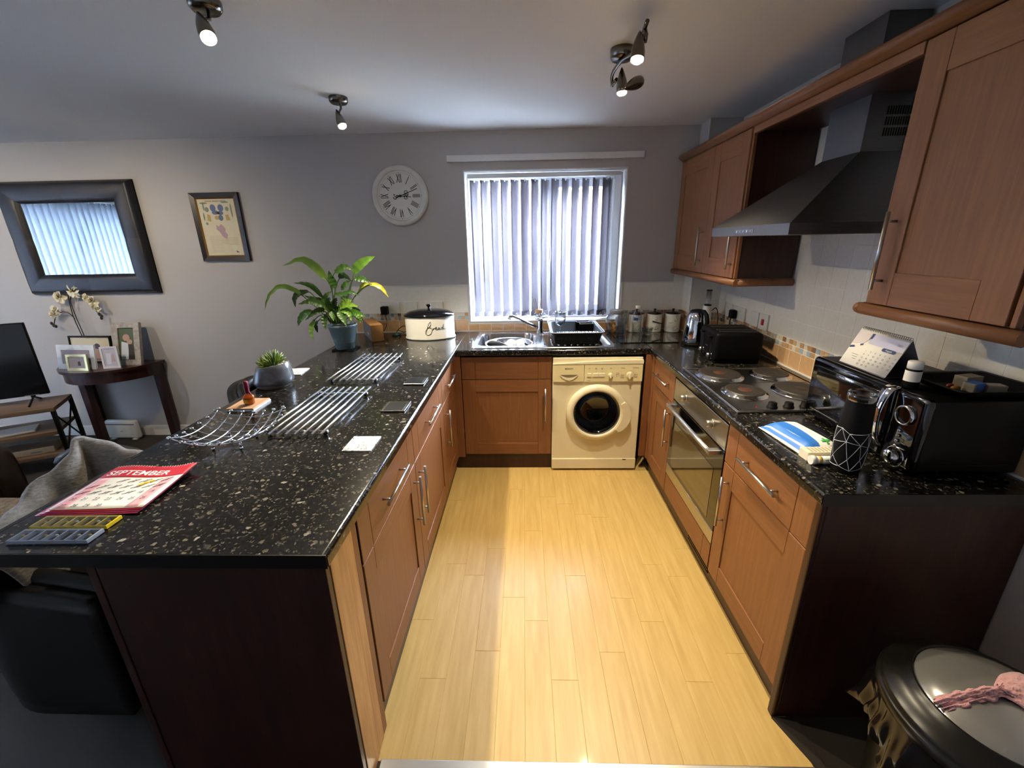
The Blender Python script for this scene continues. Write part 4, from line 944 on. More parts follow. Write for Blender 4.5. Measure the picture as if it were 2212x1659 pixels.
t = socket(-.368, 1.107, .088, .090, 'single_socket', 'white single socket under the corner cupboard, nearest the pillar', True); gang(t, .012); rocker(t, -.02, .012)
t = socket(-.512, 1.107, .160, .090, 'double_socket', 'white double socket on the right wall holding the black toaster plug', True); gang(t, .045); rocker(t, .0); rocker(t, .02)
t = socket(-.717, 1.107, .090, .090, 'fused_spur', 'white fused spur plate on the right wall, left of the red switch', True); screws(t, .09); MB().box(-.012, .012, -.012, .012, .0085, .0112, .002).build('fuse_holder', M_sock, t)
t = socket(-.822, 1.107, .096, .096, 'cooker_switch', 'white cooker switch plate with a red rocker on the right wall', True); screws(t, .096); MB().box(-.012, .012, -.020, .016, .008, .016, .003).build('rocker', mat('red_rocker', '#a81220', .3), t)
t = thing('power_adapter', 'black power adapter plugged into the back wall socket', 'adapter', (-.650, -.016, 1.092))
MB().box(-.027, .027, -.052, 0, -.032, .032, .006).build('body', M_blackm, t)
b = MB(); b.tube(bez([(0, -.03, -.032), (.006, -.03, -.06), (.012, -.035, -.10), (.0, -.05, -.135), (-.02, -.06, -.165)], 14), .0022, 6); b.build('lead', M_blackm, t)
t = thing('toaster_plug', 'black plug in the right wall socket above the toaster', 'plug', (XR-.016, -.472, 1.100))
b = MB(); b.box(-.040, 0, -.026, .026, -.03, .028, .010, seg=3); b.build('body', M_blackm, t)
b = MB(); b.tube(bez([(-.03, 0, -.028), (-.032, 0, -.06), (-.03, -.01, -.12), (-.02, -.03, -.188)], 12), .004, 8); b.build('lead', M_blackm, t)
o = MB().lathe([(0, 0), (.026, 0), (.028, .004), (.026, .016), (.018, .022), (0, .023)], 20, sx=1.3).build('network_puck', mat('dark_green_plastic', '#1d3a2a', .4)); o.location = (-.545, -.135, ZT); tag(o, 'small green cased device beside the cardboard box', 'device')
o = MB().tube(bez([(-.555, -.10, ZT+.020), (-.53, -.06, ZT+.05), (-.50, -.04, ZT+.058), (-.47, -.035, ZT+.03), (-.50, -.06, ZT+.012), (-.54, -.08, ZT+.030)], 24), .0028, 6).build('black_cable', M_blackm); tag(o, 'looped black cable behind the cardboard box', 'cable')
o = MB().tube(bez([(-.52, -.06, ZT+.0035), (-.47, -.05, ZT+.0035), (-.40, -.035, ZT+.004), (-.33, -.03, ZT+.012), (-.28, -.03, ZT+.0035), (-.05, -.03, ZT+.0035)], 24), .003, 6).build('cream_cable', M_white); tag(o, 'cream cable running along the wall behind the bread bin', 'cable')
# ---- peace lily
M_leaf = mat('lily_leaf', '#3a5a1c', .4); nt = NT(M_leaf); oi = nt.n('ObjectInfo')
nt.l(nt.ramp(oi.outputs['Random'], [(0, '#2c4a17'), (.45, '#3f661d'), (.8, '#5d8424'), (1, '#7d9c33')]), nt.b.inputs['Base Color'])
M_leafy = mat('lily_leaf_yellow', '#a8a12c', .4); M_stem = mat('lily_stem', '#4b6425', .5)
LILY = [([(-0.05,-0.0,0.179),(-0.033,-0.01,0.408),(-0.077,-0.02,0.508),(-0.126,-0.03,0.568),(-0.195,-0.04,0.604),(-0.31,-0.05,0.566)],0.0456,0.3),([(-0.076,-0.0,0.179),(-0.115,-0.017,0.253),(-0.207,-0.033,0.359),(-0.258,-0.05,0.411),(-0.342,-0.067,0.439),(-0.42,-0.083,0.38),(-0.455,-0.1,0.298)],0.0264,0.36),([(-0.063,-0.0,0.179),(-0.082,0.01,0.287),(-0.112,0.02,0.346),(-0.171,0.03,0.418),(-0.237,0.04,0.446),(-0.311,0.05,0.45)],0.0288,0.4),([(-0.076,-0.0,0.179),(-0.107,-0.01,0.29),(-0.145,-0.02,0.352),(-0.176,-0.03,0.397),(-0.241,-0.04,0.389),(-0.272,-0.05,0.357),(-0.27,-0.06,0.302)],0.0336,0.5),([(-0.019,-0.0,0.179),(0.057,0.003,0.346),(0.1,0.007,0.446),(0.121,0.01,0.503),(0.159,0.013,0.555),(0.218,0.017,0.591),(0.274,0.02,0.614)],0.0528,0.5),([(-0.041,-0.0,0.179),(-0.028,-0.007,0.332),(-0.008,-0.015,0.416),(-0.018,-0.023,0.467),(-0.026,-0.03,0.533)],0.0432,0.5),([(-0.05,-0.0,0.179),(-0.044,0.008,0.33),(-0.028,0.016,0.484),(0.014,0.024,0.528),(0.061,0.032,0.55),(0.109,0.04,0.528)],0.0384,0.5),([(-0.041,-0.0,0.179),(-0.031,0.016,0.35),(-0.017,0.032,0.428),(0.01,0.048,0.481),(0.031,0.064,0.492),(0.069,0.08,0.461)],0.0384,0.55),([(-0.019,-0.0,0.179),(0.043,-0.008,0.309),(0.11,-0.016,0.46),(0.154,-0.024,0.478),(0.202,-0.032,0.468),(0.236,-0.04,0.446)],0.036,0.5),([(-0.014,-0.0,0.179),(0.058,0.012,0.345),(0.094,0.024,0.457),(0.053,0.036,0.444),(0.018,0.048,0.414),(0.002,0.06,0.398)],0.0288,0.5),([(-0.014,-0.0,0.179),(0.072,0.01,0.319),(0.158,0.02,0.402),(0.22,0.03,0.438),(0.163,0.04,0.431),(0.121,0.05,0.386)],0.0264,0.6),([(-0.014,-0.0,0.179),(0.09,-0.01,0.33),(0.164,-0.02,0.406),(0.241,-0.03,0.441),(0.309,-0.04,0.418),(0.354,-0.05,0.357)],0.024,0.55),([(-0.05,-0.0,0.179),(-0.061,-0.02,0.278),(-0.09,-0.04,0.311),(-0.142,-0.06,0.336),(-0.179,-0.08,0.339),(-0.228,-0.1,0.326)],0.0384,0.3),([(-0.05,-0.0,0.179),(-0.082,0.01,0.287),(-0.129,0.02,0.325),(-0.179,0.03,0.342),(-0.25,0.04,0.367)],0.0384,0.3),([(-0.058,-0.0,0.179),(-0.086,-0.02,0.257),(-0.113,-0.04,0.278),(-0.159,-0.06,0.26),(-0.21,-0.08,0.219)],0.0336,0.3),([(-0.063,-0.0,0.179),(-0.115,-0.008,0.247),(-0.169,-0.016,0.273),(-0.229,-0.024,0.255),(-0.267,-0.032,0.218),(-0.286,-0.04,0.174)],0.0384,0.45),([(-0.063,-0.0,0.179),(-0.107,-0.018,0.24),(-0.149,-0.036,0.23),(-0.184,-0.054,0.178),(-0.187,-0.072,0.138),(-0.169,-0.09,0.085)],0.0264,0.45),([(-0.063,-0.0,0.179),(-0.105,0.006,0.24),(-0.142,0.012,0.218),(-0.186,0.018,0.182),(-0.195,0.024,0.145),(-0.193,0.03,0.113)],0.0216,0.5),([(-0.054,-0.0,0.179),(-0.072,-0.023,0.257),(-0.087,-0.045,0.24),(-0.089,-0.068,0.201),(-0.075,-0.09,0.155)],0.0336,0.4),([(-0.019,-0.0,0.179),(0.011,-0.03,0.266),(0.02,-0.06,0.27),(0.048,-0.09,0.233),(0.079,-0.12,0.185)],0.0432,0.3),([(-0.019,-0.0,0.179),(0.012,-0.025,0.257),(0.039,-0.05,0.281),(0.085,-0.075,0.263),(0.109,-0.1,0.212)],0.0384,0.3),([(-0.014,-0.0,0.179),(0.032,-0.015,0.242),(0.088,-0.03,0.256),(0.136,-0.045,0.254),(0.193,-0.06,0.232)],0.0408,0.3),([(-0.023,-0.0,0.179),(-0.007,-0.007,0.267),(0.034,-0.015,0.315),(0.069,-0.023,0.332),(0.106,-0.03,0.339)],0.036,0.3),([(-0.023,-0.0,0.179),(-0.01,-0.023,0.265),(0.031,-0.045,0.302),(0.102,-0.068,0.315),(0.168,-0.09,0.302)],0.0336,0.3),([(-0.027,-0.0,0.179),(-0.015,-0.03,0.266),(-0.004,-0.06,0.313),(0.021,-0.09,0.342),(0.044,-0.12,0.366)],0.0432,0.3),([(-0.041,-0.0,0.179),(-0.051,-0.025,0.27),(-0.046,-0.05,0.316),(-0.031,-0.075,0.345),(-0.008,-0.1,0.368)],0.0432,0.3),([(-0.045,-0.0,0.179),(-0.089,0.007,0.287),(-0.108,0.015,0.33),(-0.087,0.022,0.371),(-0.052,0.03,0.393)],0.0264,0.4),([(-0.032,-0.0,0.179),(-0.028,-0.004,0.31),(-0.021,-0.008,0.374),(0.037,-0.012,0.378),(0.092,-0.016,0.392),(0.151,-0.02,0.368)],0.024,0.4),([(-0.014,-0.0,0.179),(0.03,0.013,0.242),(0.068,0.025,0.27),(0.09,0.037,0.268),(0.122,0.05,0.259)],0.0288,0.4),([(-0.01,-0.0,0.179),(0.046,-0.005,0.218),(0.104,-0.01,0.236),(0.129,-0.015,0.219),(0.134,-0.02,0.187)],0.0336,0.4),([(-0.032,-0.0,0.179),(-0.009,0.015,0.285),(0.008,0.03,0.326),(0.026,0.045,0.341),(0.042,0.06,0.335)],0.0384,0.5),([(-0.036,-0.0,0.179),(-0.045,-0.017,0.248),(-0.05,-0.035,0.28),(-0.061,-0.052,0.296),(-0.074,-0.07,0.273)],0.0384,0.3),([(-0.023,-0.0,0.179),(0.018,-0.012,0.246),(0.05,-0.025,0.282),(0.079,-0.038,0.3),(0.103,-0.05,0.281)],0.0384,0.3),([(-0.027,-0.0,0.179),(-0.023,-0.027,0.249),(-0.026,-0.055,0.27),(-0.021,-0.083,0.249),(-0.006,-0.11,0.216)],0.0384,0.3)]
t = thing('peace_lily', 'peace lily with long arching leaves in a blue-grey pot', 'plant', (-.775, -.58, ZT))
M_pot = noisy('blue_grey_pot', '#64777c', '#6c8085', .45, 40, bump=.1)
b = MB(); b.lathe([(0, .008), (.058, .008), (.062, .012), (.066, .05), (.069, .052), (.070, .056), (.092, .160), (.096, .163), (.096, .176), (.093, .178), (.088, .172), (.086, .160), (0, .158)], 40); b.build('pot', M_pot, t)
MB().prism(rrect(-.075, .082, -.072, .072, .02), 0, .008).build('saucer', M_blackm, t)
b = MB(); b.lathe([(0, .164), (.085, .162)], 24); b.build('soil', noisy('potting_soil', '#1e1610', '#3a2b1e', .95, 120), t)
def leaf(parent, pts, w, sb, mt, fold=.22):
    C_ = bez(pts, 34); n_ = len(C_); k0 = int(n_*sb)
    b = MB(); b.tube(C_[:k0+3], [.0032]*(k0+3), 6); st = b.build('stem', M_stem, parent)
    B = C_[k0:]; N = len(B)-1; vs = []; fs = []
    side = None
    for i, p in enumerate(B):
        d = (B[min(i+1, N)]-B[max(i-1, 0)]).normalized()
        view = Vector((.25, -.85, .46)); s_ = d.cross(view)
        if s_.length < .05: s_ = Vector((1, 0, 0))
        s_.normalize(); side = s_ if side is None else (side*.5+s_*.5).normalized()
        up = side.cross(d).normalized()
        u = i/N; ww = w*.64*(math.sin(PI*min(1, u**.72))**.85)*(1-.15*u)+.0004; wav = .004*math.sin(i*1.7)
        for a in (-1, -.5, 0, .5, 1): vs.append(p+side*ww*a+up*(fold*ww*abs(a)+wav*abs(a)))
    for i in range(N):
        for k in range(4): fs.append((i*5+k, i*5+k+1, (i+1)*5+k+1, (i+1)*5+k))
    m = MB(); m.add(vs, fs, sm=True); return m.build('leaf', mt, parent)
for i, (pts, w, sb) in enumerate(LILY):
    lf = leaf(t, pts, w, sb, M_leafy if i in (10, 11) else M_leaf)
# ---- succulent in a tilted grey pot
t = thing('succulent_plant', 'spiky green succulent in a slanted grey glazed pot', 'plant', (-.838, -1.365, ZT))
M_gpot = noisy('grey_glazed_pot', '#4c4d50', '#5c5d60', .25, 50, bump=.1, coat=.3)
prof = [(.0, 0), (.072, 0), (.080, .006), (.093, .022), (.098, .034), (.094, .05), (.086, .085), (.078, .112), (.0755, .114), (.072, .110), (.0, .100)]
b = MB(); vs0 = len(b.v); b.lathe(prof, 40)
b.v = [(x+.012*max(0, z)/.11, y, z+(.13*(x+.02)*max(0, (z-.03))/.08 if z > .03 else 0)) for x, y, z in b.v]; b.build('pot', M_gpot, t)
b = MB(); b.lathe([(.0725, .0), (.0805, .0055), (.0935, .0215)], 40); b.v = [(x*1.002, y*1.002, z) for x, y, z in b.v]; b.build('unglazed_foot', mat('pale_stoneware', '#8a8478', .7), t)
b = MB(); rr_ = random.Random(2)
for k in range(150):
    a, q = rr_.uniform(0, 2*PI), .069*math.sqrt(rr_.random()); x, y = q*math.cos(a)+.012, q*math.sin(a)
    b.sphere((x, y, .106+.13*(x+.02)), rr_.uniform(.003, .005), 6, 4)
g_ = b.build('gravel', noisy('pale_gravel', '#8d877c', '#b8b0a2', .8, 30, bump=0), t); g_['kind'] = 'stuff'
M_suc = mat('succulent_leaf', '#56702a', .45); nt = NT(M_suc); oi = nt.n('ObjectInfo'); nt.l(nt.ramp(oi.outputs['Random'], [(0, '#2f4420'), (.5, '#5d7a2c'), (1, '#8c9a3a')]), nt.b.inputs['Base Color'])
sp_ = MB().lathe([(.0, 0), (.006, .004), (.0065, .02), (.004, .045), (0, .066)], 7, sx=1, sy=.45).mesh('spike', M_suc)
for cx, cy, n_, s_ in ((-.030, .01, 26, .85), (.025, -.008, 34, 1.15), (-.005, -.035, 16, .7)):
    for k in range(n_):
        a = 2.4*k; tilt = .15+1.0*(k/n_); z_ = .106+.13*(cx+.02)
        put('spike', sp_, t, (cx+.008*math.cos(a)*k/n_, cy+.008*math.sin(a)*k/n_, z_), (0, tilt, a), (s_, s_, s_*(1.15-.3*k/n_)))
# ---- coasters
M_marble = noisy('white_marble_print', '#e8e6e2', '#dedbd6', .25, 10, bump=0); nt = NT(M_marble); v = nt.coord((1, 1, 1)); nz = nt.n('TexNoise', Scale=11.0, Detail=5.0, Distortion=1.2); nt.l(v, nz.inputs['Vector'])
nt.l(nt.ramp(nz.outputs['Fac'], [(.46, '#e9e7e3'), (.485, '#4a4644'), (.50, '#e2dfda'), (.56, '#eae8e4')]), nt.b.inputs['Base Color'])
def coaster(x, y, w, h, th, rz, m, label, name='coaster', z=0, edge=None):
    t = thing(name, label, 'coaster', (x, y, ZT+z), rz)
    MB().box(-w/2, w/2, -h/2, h/2, 0, th, .0012).build('slab', m, t)
    if edge: MB().box(-w/2-.003, w/2+.003, -h/2-.003, h/2+.003, 0, th*.6, .001).build('edge', edge, t)
    return t
coaster(-.125, -2.055, .104, .117, .005, 0, M_marble, 'white marble-look coaster at the near inner edge of the peninsula')
coaster(-.845, -1.125, .102, .13, .005, .1, M_marble, 'white marble-look coaster behind the succulent pot')
M_slate = mat('black_glass_coaster', '#0c0d0e', .4, spec=.2)
for y, lb in ((-1.325, 'far square black coaster with silver border'), (-1.693, 'near square black coaster with silver border')):
    t = thing('coaster', lb, 'coaster', (-.1035, y, ZT))
    MB().box(-.0525, .0525, -.058, .058, 0, .004, .001).build('base', M_blackm, t); MB().box(-.0515, .0515, -.057, .057, .004, .008, .001).build('silver_border', mat('silver_border', '#a9a8a6', .2, 1), t)
    MB().box(-.041, .041, -.047, .047, .0078, .0088, .0003).build('black_face', M_slate, t)
t = coaster(-.787, -1.660, .122, .138, .007, .02, mat('white_coaster_base', '#dfe3ea', .4), 'lower white coaster of the stacked pair under the miniature bottle')
M_wc = wood('oak_coaster_top', '#9a7150', '#b58b66', '#c49c78', (20, 3, 20), .45, .05)
coaster(-.789, -1.660, .120, .136, .006, .02, M_wc, 'upper wood-look coaster under the miniature bottle', z=.0075)
t = thing('miniature_bottle', 'miniature amber whisky bottle with red wax top on the coaster', 'bottle', (-.778, -1.668, ZT+.0138))
b = MB(); b.lathe([(0, 0), (.020, 0), (.0215, .003), (.024, .030), (.0235, .038), (.012, .046), (.0075, .052), (.0068, .066), (.0068, .082)], 24); b.build('bottle', mat('amber_glass', '#c0641a', .05, trans=.55, ior=1.35), t)
b = MB(); b.lathe([(.0078, .052), (.0095, .060), (.0088, .066), (.0105, .074), (.0095, .096), (.0105, .104), (.006, .108), (0, .108)], 18); b.build('wax_top', mat('burgundy_wax', '#7c1030', .35), t)
MB().tube([(.0095, 0, .056), (.013, -.002, .048), (.0225, -.004, .040)], [.003, .003, .001], 6).build('wax_drip', mat('burgundy_wax', '#7c1030', .35), t)
b = MB(); b.lathe([(.0235, .008), (.0248, .027)], 8, a0=-2.3, a1=-1.2); b.build('label', mat('gold_label', '#b8912f', .4), t)
# ---- two chrome bar trivets
def trivet(y0, y1, x0, x1, label):
    xc, yc = (x0+x1)/2, (y0+y1)/2; t = thing('trivet', label, 'trivet', (xc, yc, ZT), 0, 'chrome bar trivets'); L, Wd = y1-y0, x1-x0
    for k in range(8):
        x = -Wd/2+.006+(Wd-.012)*k/7; MB().cyl((x, -L/2, .024), (x, L/2, .024), .0048, 12).build('bar', mat('satin_chrome_bar', '#e4e7ee', .24, 1), t)
    for y in (-L/2+.05, L/2-.06):
        MB().cyl((-Wd/2, y, .0155), (Wd/2, y, .0155), .004, 10).build('cross_rod', M_chrome, t)
        for x in (-Wd/2+.012, Wd/2-.012): MB().sphere((x, y, .0095), .0095, 14, 8).build('foot', M_gloss, t)
trivet(-1.375, -.812, -.562, -.308, 'chrome bar trivet nearer the window on the peninsula')
trivet(-2.022, -1.478, -.527, -.285, 'chrome bar trivet next to the wire fruit bowl')
# ---- wire fruit bowl: square net of bent wires with ball ends
t = thing('fruit_bowl', 'empty chrome wire fruit bowl with ball-tipped wires', 'bowl', (-.600, -2.045, ZT), math.radians(3))
n = 7; A_ = .145
def bz(x, y): return .020+.078*((abs(x)/A_)**2.1+(abs(y)/A_)**2.1)*.5+.006
for k in range(n):
    q = -A_*.86+2*A_*.86*k/(n-1); ex = A_*(1.0-.12*abs(q/A_)**2)
    for ax in (0, 1):
        pts = [((s_*ex, q) if ax == 0 else (q, s_*ex)) for s_ in [-1+2*i/16 for i in range(17)]]
        b = MB(); P3 = [(x, y, bz(x, y)+(.0032 if ax else 0)) for x, y in pts]; b.tube(P3, .0021, 7); w_ = b.build('wire', M_chrome, t)
        [MB().sphere(q_, .0062, 10, 6).build('ball_tip', M_chrome, w_) for q_ in (P3[0], P3[-1])]
for x, y in ((-.05, -.05), (.05, -.05), (-.05, .05), (.05, .05)): MB().cyl((x, y, 0), (x, y, bz(x, y)), .004, 8).sphere((x, y, .006), .006, 10, 6).build('foot', M_chrome, t)
# ---- September calendar
t = thing('wall_calendar', 'red SEPTEMBER calendar page lying on the near end of the peninsula', 'calendar', (-.728, -2.352, ZT), math.radians(1.5))
cw, chh = .268, .222
def cz(x, y):   # the sheets lift towards the right-hand and far edges
    u, v_ = x/cw+.5, y/chh+.5
    return .007+.020*max(0, u-.35)**1.5*(.45+v_)+.005*math.sin(PI*2*u)*v_+.006*(v_**2)
def sheet_at(dx, dz, x0, x1, y0, y1, nm, m, par, nu=16, nv=12):
    b = MB(); b.sheet(lambda u, v_: (x0+(x1-x0)*u+dx, y0+(y1-y0)*v_, cz(x0+(x1-x0)*u, y0+(y1-y0)*v_)+dz), nu, nv, .0005); return b.build(nm, m, par)
for k in range(3): sheet_at(-.003*k, -.0022*(k+1), -cw/2-.006*k, cw/2+.002*k, -chh/2-.006*(k+1), chh/2, 'page', mat('magenta_page', '#a12a55', .6) if k else M_red, t)
sh_ = sheet_at(0, 0, -cw/2, cw/2, -chh/2, chh/2, 'page', M_paper, t)
sheet_at(0, .0007, -cw/2, cw/2, chh/2-.062, chh/2, 'red_header', mat('red_header', '#c22534', .5), sh_)
cwid = (cw-.03)/7; gx0 = -cw/2+.010; gy1 = chh/2-.066; chg = .031
for col in (0, 6): sheet_at(0, .0007, gx0+cwid*col, gx0+cwid*(col+1), -chh/2+.004, gy1, 'pink_column', M_pink, sh_, 4, 10)
on = lambda v_: (v_.x, v_.y, cz(v_.x, v_.y)+.0014+v_.z*.2)
b = MB(); b.text('SEPTEMBER', .036, xs=1.08, dy=.0006, fn=lambda v_: on(Vector((v_.x-.026, v_.y+chh/2-.040, v_.z)))); b.build('month_lettering', mat('white_print', '#efe9e6', .6), sh_)
b = MB(); cr = MB()
for d in range(1, 31):
    i = d+1; r_, c_ = i//7, i % 7; x, y = gx0+cwid*(c_+.5), gy1-.016-chg*r_
    b.text(str(d), .019, xs=.8, fn=lambda v_, x=x, y=y: on(Vector((v_.x+x, v_.y+y, v_.z))))
    if d < 18: cr.tube([on(Vector((x-.014+.028*k/5, y-.009+.018*k/5, 0))) for k in range(6)], .0007, 4)
b.build('date_numbers', M_greyink, sh_); cr.build('pen_crosses', mat('blue_pen', '#26335f', .5), sh_)
b = MB()
for x, y in ((.040, .018), (.052, .026), (.032, .008)): b.prism([(x+.007*math.cos(a*PI/4), y+.006*math.sin(a*PI/4)) for a in range(8)], cz(x, y)+.0015, cz(x, y)+.0022)
b.build('yellow_sticker', M_yellow, sh_)
b = MB()
for k in range(30):
    x = -cw/2+.012+k*.0084
    if k in (15, 16): continue
    b.tube([(x, chh/2-.003+.004*math.cos(a), cz(x, chh/2)+.004*math.sin(a)) for a in [2*PI*j/8 for j in range(8)]], .0006, 4, closed=True)
b.build('wire_binding', M_white, t)
# ---- weekly pill organisers
def organiser(x, y, rz, label, m, rows_y, sc=1):
    t = thing('pill_organiser', label, 'pill box', (x, y, ZT), rz); L, Wd = .205, .052
    M_cl = glass('clear_plastic', '#e6ebf0', refl=.12)
    MB().box(-L/2, L/2, -Wd/2, Wd/2, 0, .003, .001).build('base', M_cl, t)
    b = MB()
    for k in range(8): b.box(-L/2+.002+k*(L-.006)/7, -L/2+.004+k*(L-.006)/7+.0022, -Wd/2+.003, Wd/2-.003, .0025, .0115)
    b.box(-L/2+.002, L/2-.002, -Wd/2+.003, -Wd/2+.0055, .0025, .0115).box(-L/2+.002, L/2-.002, Wd/2-.0085, Wd/2-.003, .0025, .0118); b.build('tray', m, t)
    for k in range(7):
        x0 = -L/2+.004+k*(L-.006)/7; MB().box(x0, x0+(L-.006)/7-.002, -Wd/2, Wd/2-.002, .0119, .0130, .0004).build('lid', M_cl, t)
    for k in range(7):
        if k % 3 != 1: MB().sphere((-L/2+.016+k*.0285, .004, .0060), .0035, 10, 6, sx=1.4).build('tablet', M_paper if k % 2 else M_yellow, t)
    return t
organiser(-.718, -2.522, .02, 'yellow-framed weekly pill organiser below the calendar', M_yellow, 0)
organiser(-.714, -2.578, .02, 'clear weekly pill organiser at the worktop end', mat('frosted_plastic', '#b9c0d2', .3, trans=.4), 0)
# ================================================================== RIGHT WORKTOP ITEMS
# ---- wet wipes
t = thing('wet_wipes', 'blue and white packet of wet wipes in front of the microwave', 'wipes', (1.440, -2.045, ZT), math.radians(6))
def wf(u, v_):
    x, y = -.075+.15*u, -.125+.25*v_; e = min(1, 4*min(u, 1-u))*min(1, 6*min(v_, 1-v_)); return (x, y, .004+.034*e**.6+.002*math.sin(9*u+4*v_))
b = MB(); b.sheet(wf, 16, 20); b.sheet(lambda u, v_: (-.075+.15*u, -.125+.25*v_, .003), 2, 2); b.build('packet', M_paper, t)
M_blue = mat('blue_print', '#2f6fc4', .4); on = lambda u, v_, d=.0008: tuple(Vector(wf(u, v_))+Vector((0, 0, d)))
b = MB(); b.sheet(lambda u, v_: on(.12+.30*u+.10*math.sin(PI*v_)*u, .06+.88*v_), 8, 18); b.build('blue_band', M_blue, t)
b = MB(); b.sheet(lambda u, v_: on(.42+.54*u, .02+.08*v_), 8, 4); b.build('blue_end', M_navy, t)
b = MB(); b.sheet(lambda u, v_: on(.02+.06*u, .02+.96*v_), 3, 18); b.build('blue_side', M_blue, t)
b = MB()
for a0, a1, c0, c1 in ((.56, .74, .17, .21), (.625, .675, .125, .255)): b.sheet(lambda u, v_: on(a0+(a1-a0)*u, c0+(c1-c0)*v_, .0014), 3, 3)
b.build('green_cross', mat('green_print', '#3f9a4d', .5), t)
# ---- cream box and tube
t = thing('ointment_box', 'small white ointment carton beside the wipes', 'box', (1.428, -2.170, ZT), math.radians(2))
MB().box(-.055, .058, -.018, .024, 0, .030, .001).build('carton', mat('cream_card', '#d9d0b8', .6), t)
b = MB()
for k in range(8): b.box(-.040+.012*k, -.033+.012*k, -.012, .018, .0299, .0304)
for k in range(2): b.box(-.030, .045, -.0186, -.0178, .009+.009*k, .012+.009*k)
b.build('printed_lines', mat('faint_print', '#a89d86', .6), t)
t = thing('ointment_tube', 'white ointment tube with a round cap lying by its carton', 'tube', (1.415, -2.208, ZT+.0145))
b = MB(); b.cyl((-.030, 0, 0), (.055, 0, 0), .0125, 20); b.build('tube', M_paper, t); b = MB(); b.cyl((-.044, 0, 0), (-.029, 0, 0), .0145, 20); b.build('cap', M_white, t)
b = MB(); b.cyl((-.022, 0, 0), (-.012, 0, 0), .0127, 20); b.build('yellow_band', mat('pale_orange_print', '#d6ab4e', .6), t)
b = MB()
for k in range(3): b.box(-.004, .046, -.0124+.003*k*k*.2, -.0105+.003*k*k*.2, .004-.004*k, .006-.004*k)
b.build('printed_lines', M_greyink, t)
# ---- black patterned bottle
t = thing('drinks_bottle', 'matt black bottle with white line pattern and a clear rim', 'bottle', (1.455, -2.243, ZT))
prof = [(0, 0), (.034, 0), (.037, .004), (.040, .03), (.0425, .08), (.0415, .13), (.038, .180), (.036, .210), (.0355, .232)]
b = MB(); b.lathe(prof, 40); b.build('body', M_blackm, t)
b = MB(); b.lathe([(.0355, .230), (.037, .232), (.037, .250), (.034, .254), (.031, .250), (.030, .236), (0, .234)], 32); b.build('rim', glass('clear_rim', '#bdbdbd', refl=.6), t)
def br(z):
    for (r0, z0_), (r1, z1_) in zip(prof[1:], prof[2:]):
        if z0_ <= z <= z1_: return r0+(r1-r0)*(z-z0_)/(z1_-z0_+1e-9)
    return .05
b = MB(); nodes = {}
rr_ = random.Random(11)
for r_ in range(4):
    for c_ in range(7): nodes[r_, c_] = (2*PI*(c_+.5*(r_ % 2))/7+rr_.uniform(-.18, .18), .018+.040*r_+rr_.uniform(-.009, .009))
def ln(p, q):
    da = (q[0]-p[0]+PI) % (2*PI)-PI; b.tube([((br(z)+.0005)*math.cos(a), (br(z)+.0005)*math.sin(a), z) for a, z in [(p[0]+da*k/6, p[1]+(q[1]-p[1])*k/6) for k in range(7)]], .0008, 4)
for r_ in range(4):
    for c_ in range(7):
        if r_ in (0, 2, 3) : ln(nodes[r_, c_], nodes[r_, (c_+1) % 7])
        if r_ < 3:
            ln(nodes[r_, c_], nodes[r_+1, c_]); ln(nodes[r_, c_], nodes[r_+1, (c_-1) % 7 if r_ % 2 == 0 else (c_+1) % 7])
b.build('line_pattern', mat('white_line_print', '#c9cbd2', .5), t)
# ---- things on the microwave
ZM = 1.1525
t = thing('desk_calendar', 'tent desk calendar standing on the microwave', 'calendar', (1.695, -1.985, ZM))
L0, L1, hx = -.106, .106, .122
MB().box(-.062, .062, L0, L1, 0, .003).build('base_card', mat('card_grey', '#57555c', .7), t)
Mf = Matrix(((0, .074/.138, 0, -.060), (-1, 0, 0, 0), (0, hx/.138, 0, .003), (0, 0, 0, 1)))
nrm = Vector((-hx, 0, .074)).normalized()
def front(x, y, d=0): return tuple(Vector((-.060+.055*y/.135, -x, .003+hx*y/.135))+nrm*d)
def fq(nm, x0, x1, y0, y1, m, d, par): b = MB(); b.add([front(x0, y0, d), front(x1, y0, d), front(x1, y1, d), front(x0, y1, d)], [(0, 1, 2, 3)]); return b.build(nm, m, par)
b = MB(); b.sheet(lambda u, v_: front(L0+(L1-L0)*u, .135*v_), 1, 1, .0015); fl = b.build('front_leaf', M_paper, t)
b = MB(); b.sheet(lambda u, v_: (.060-.063*v_, L0+(L1-L0)*u, .003+hx*v_), 1, 1, .0015); b.build('back_leaf', mat('card_back', '#77757f', .7), t)
fq('header_tint', -.04, .104, .088, .126, mat('lavender_tint', '#c3c2d4', .7), .0006, fl)
b = MB(); b.prism([(-.104, .080), (-.04, .098), (-.038, .124), (-.104, .124)], 0, .0004, M=Mf); b = MB()
for poly, nm, m in (([(-.104, .076), (-.06, .084), (-.042, .100), (-.042, .122), (-.104, .124)], 'photo_patch', mat('photo_beige', '#d8cdc8', .6)), ([(-.046, .100), (-.034, .108), (-.034, .126), (-.046, .124)], 'navy_curve', M_navy), ([(-.104, .058), (-.082, .064), (-.088, .070), (-.104, .066)], 'navy_corner', M_navy), ([(-.066, .074), (-.054, .078), (-.054, .084), (-.066, .080)], 'navy_mark', M_navy)):
    b = MB(); b.add([front(x, y, .001) for x, y in poly], [tuple(range(len(poly)))]); b.build(nm, m, fl)
b = MB(); b.add([front(.056+.022*sx_+.006*math.cos(a), .082+.006*math.sin(a), .0012) for sx_, a in [(1, -PI/2+PI*k/6) for k in range(7)]+[(-1, PI/2+PI*k/6) for k in range(7)]], [tuple(range(14))]); b.build('month_badge', M_navy, fl)
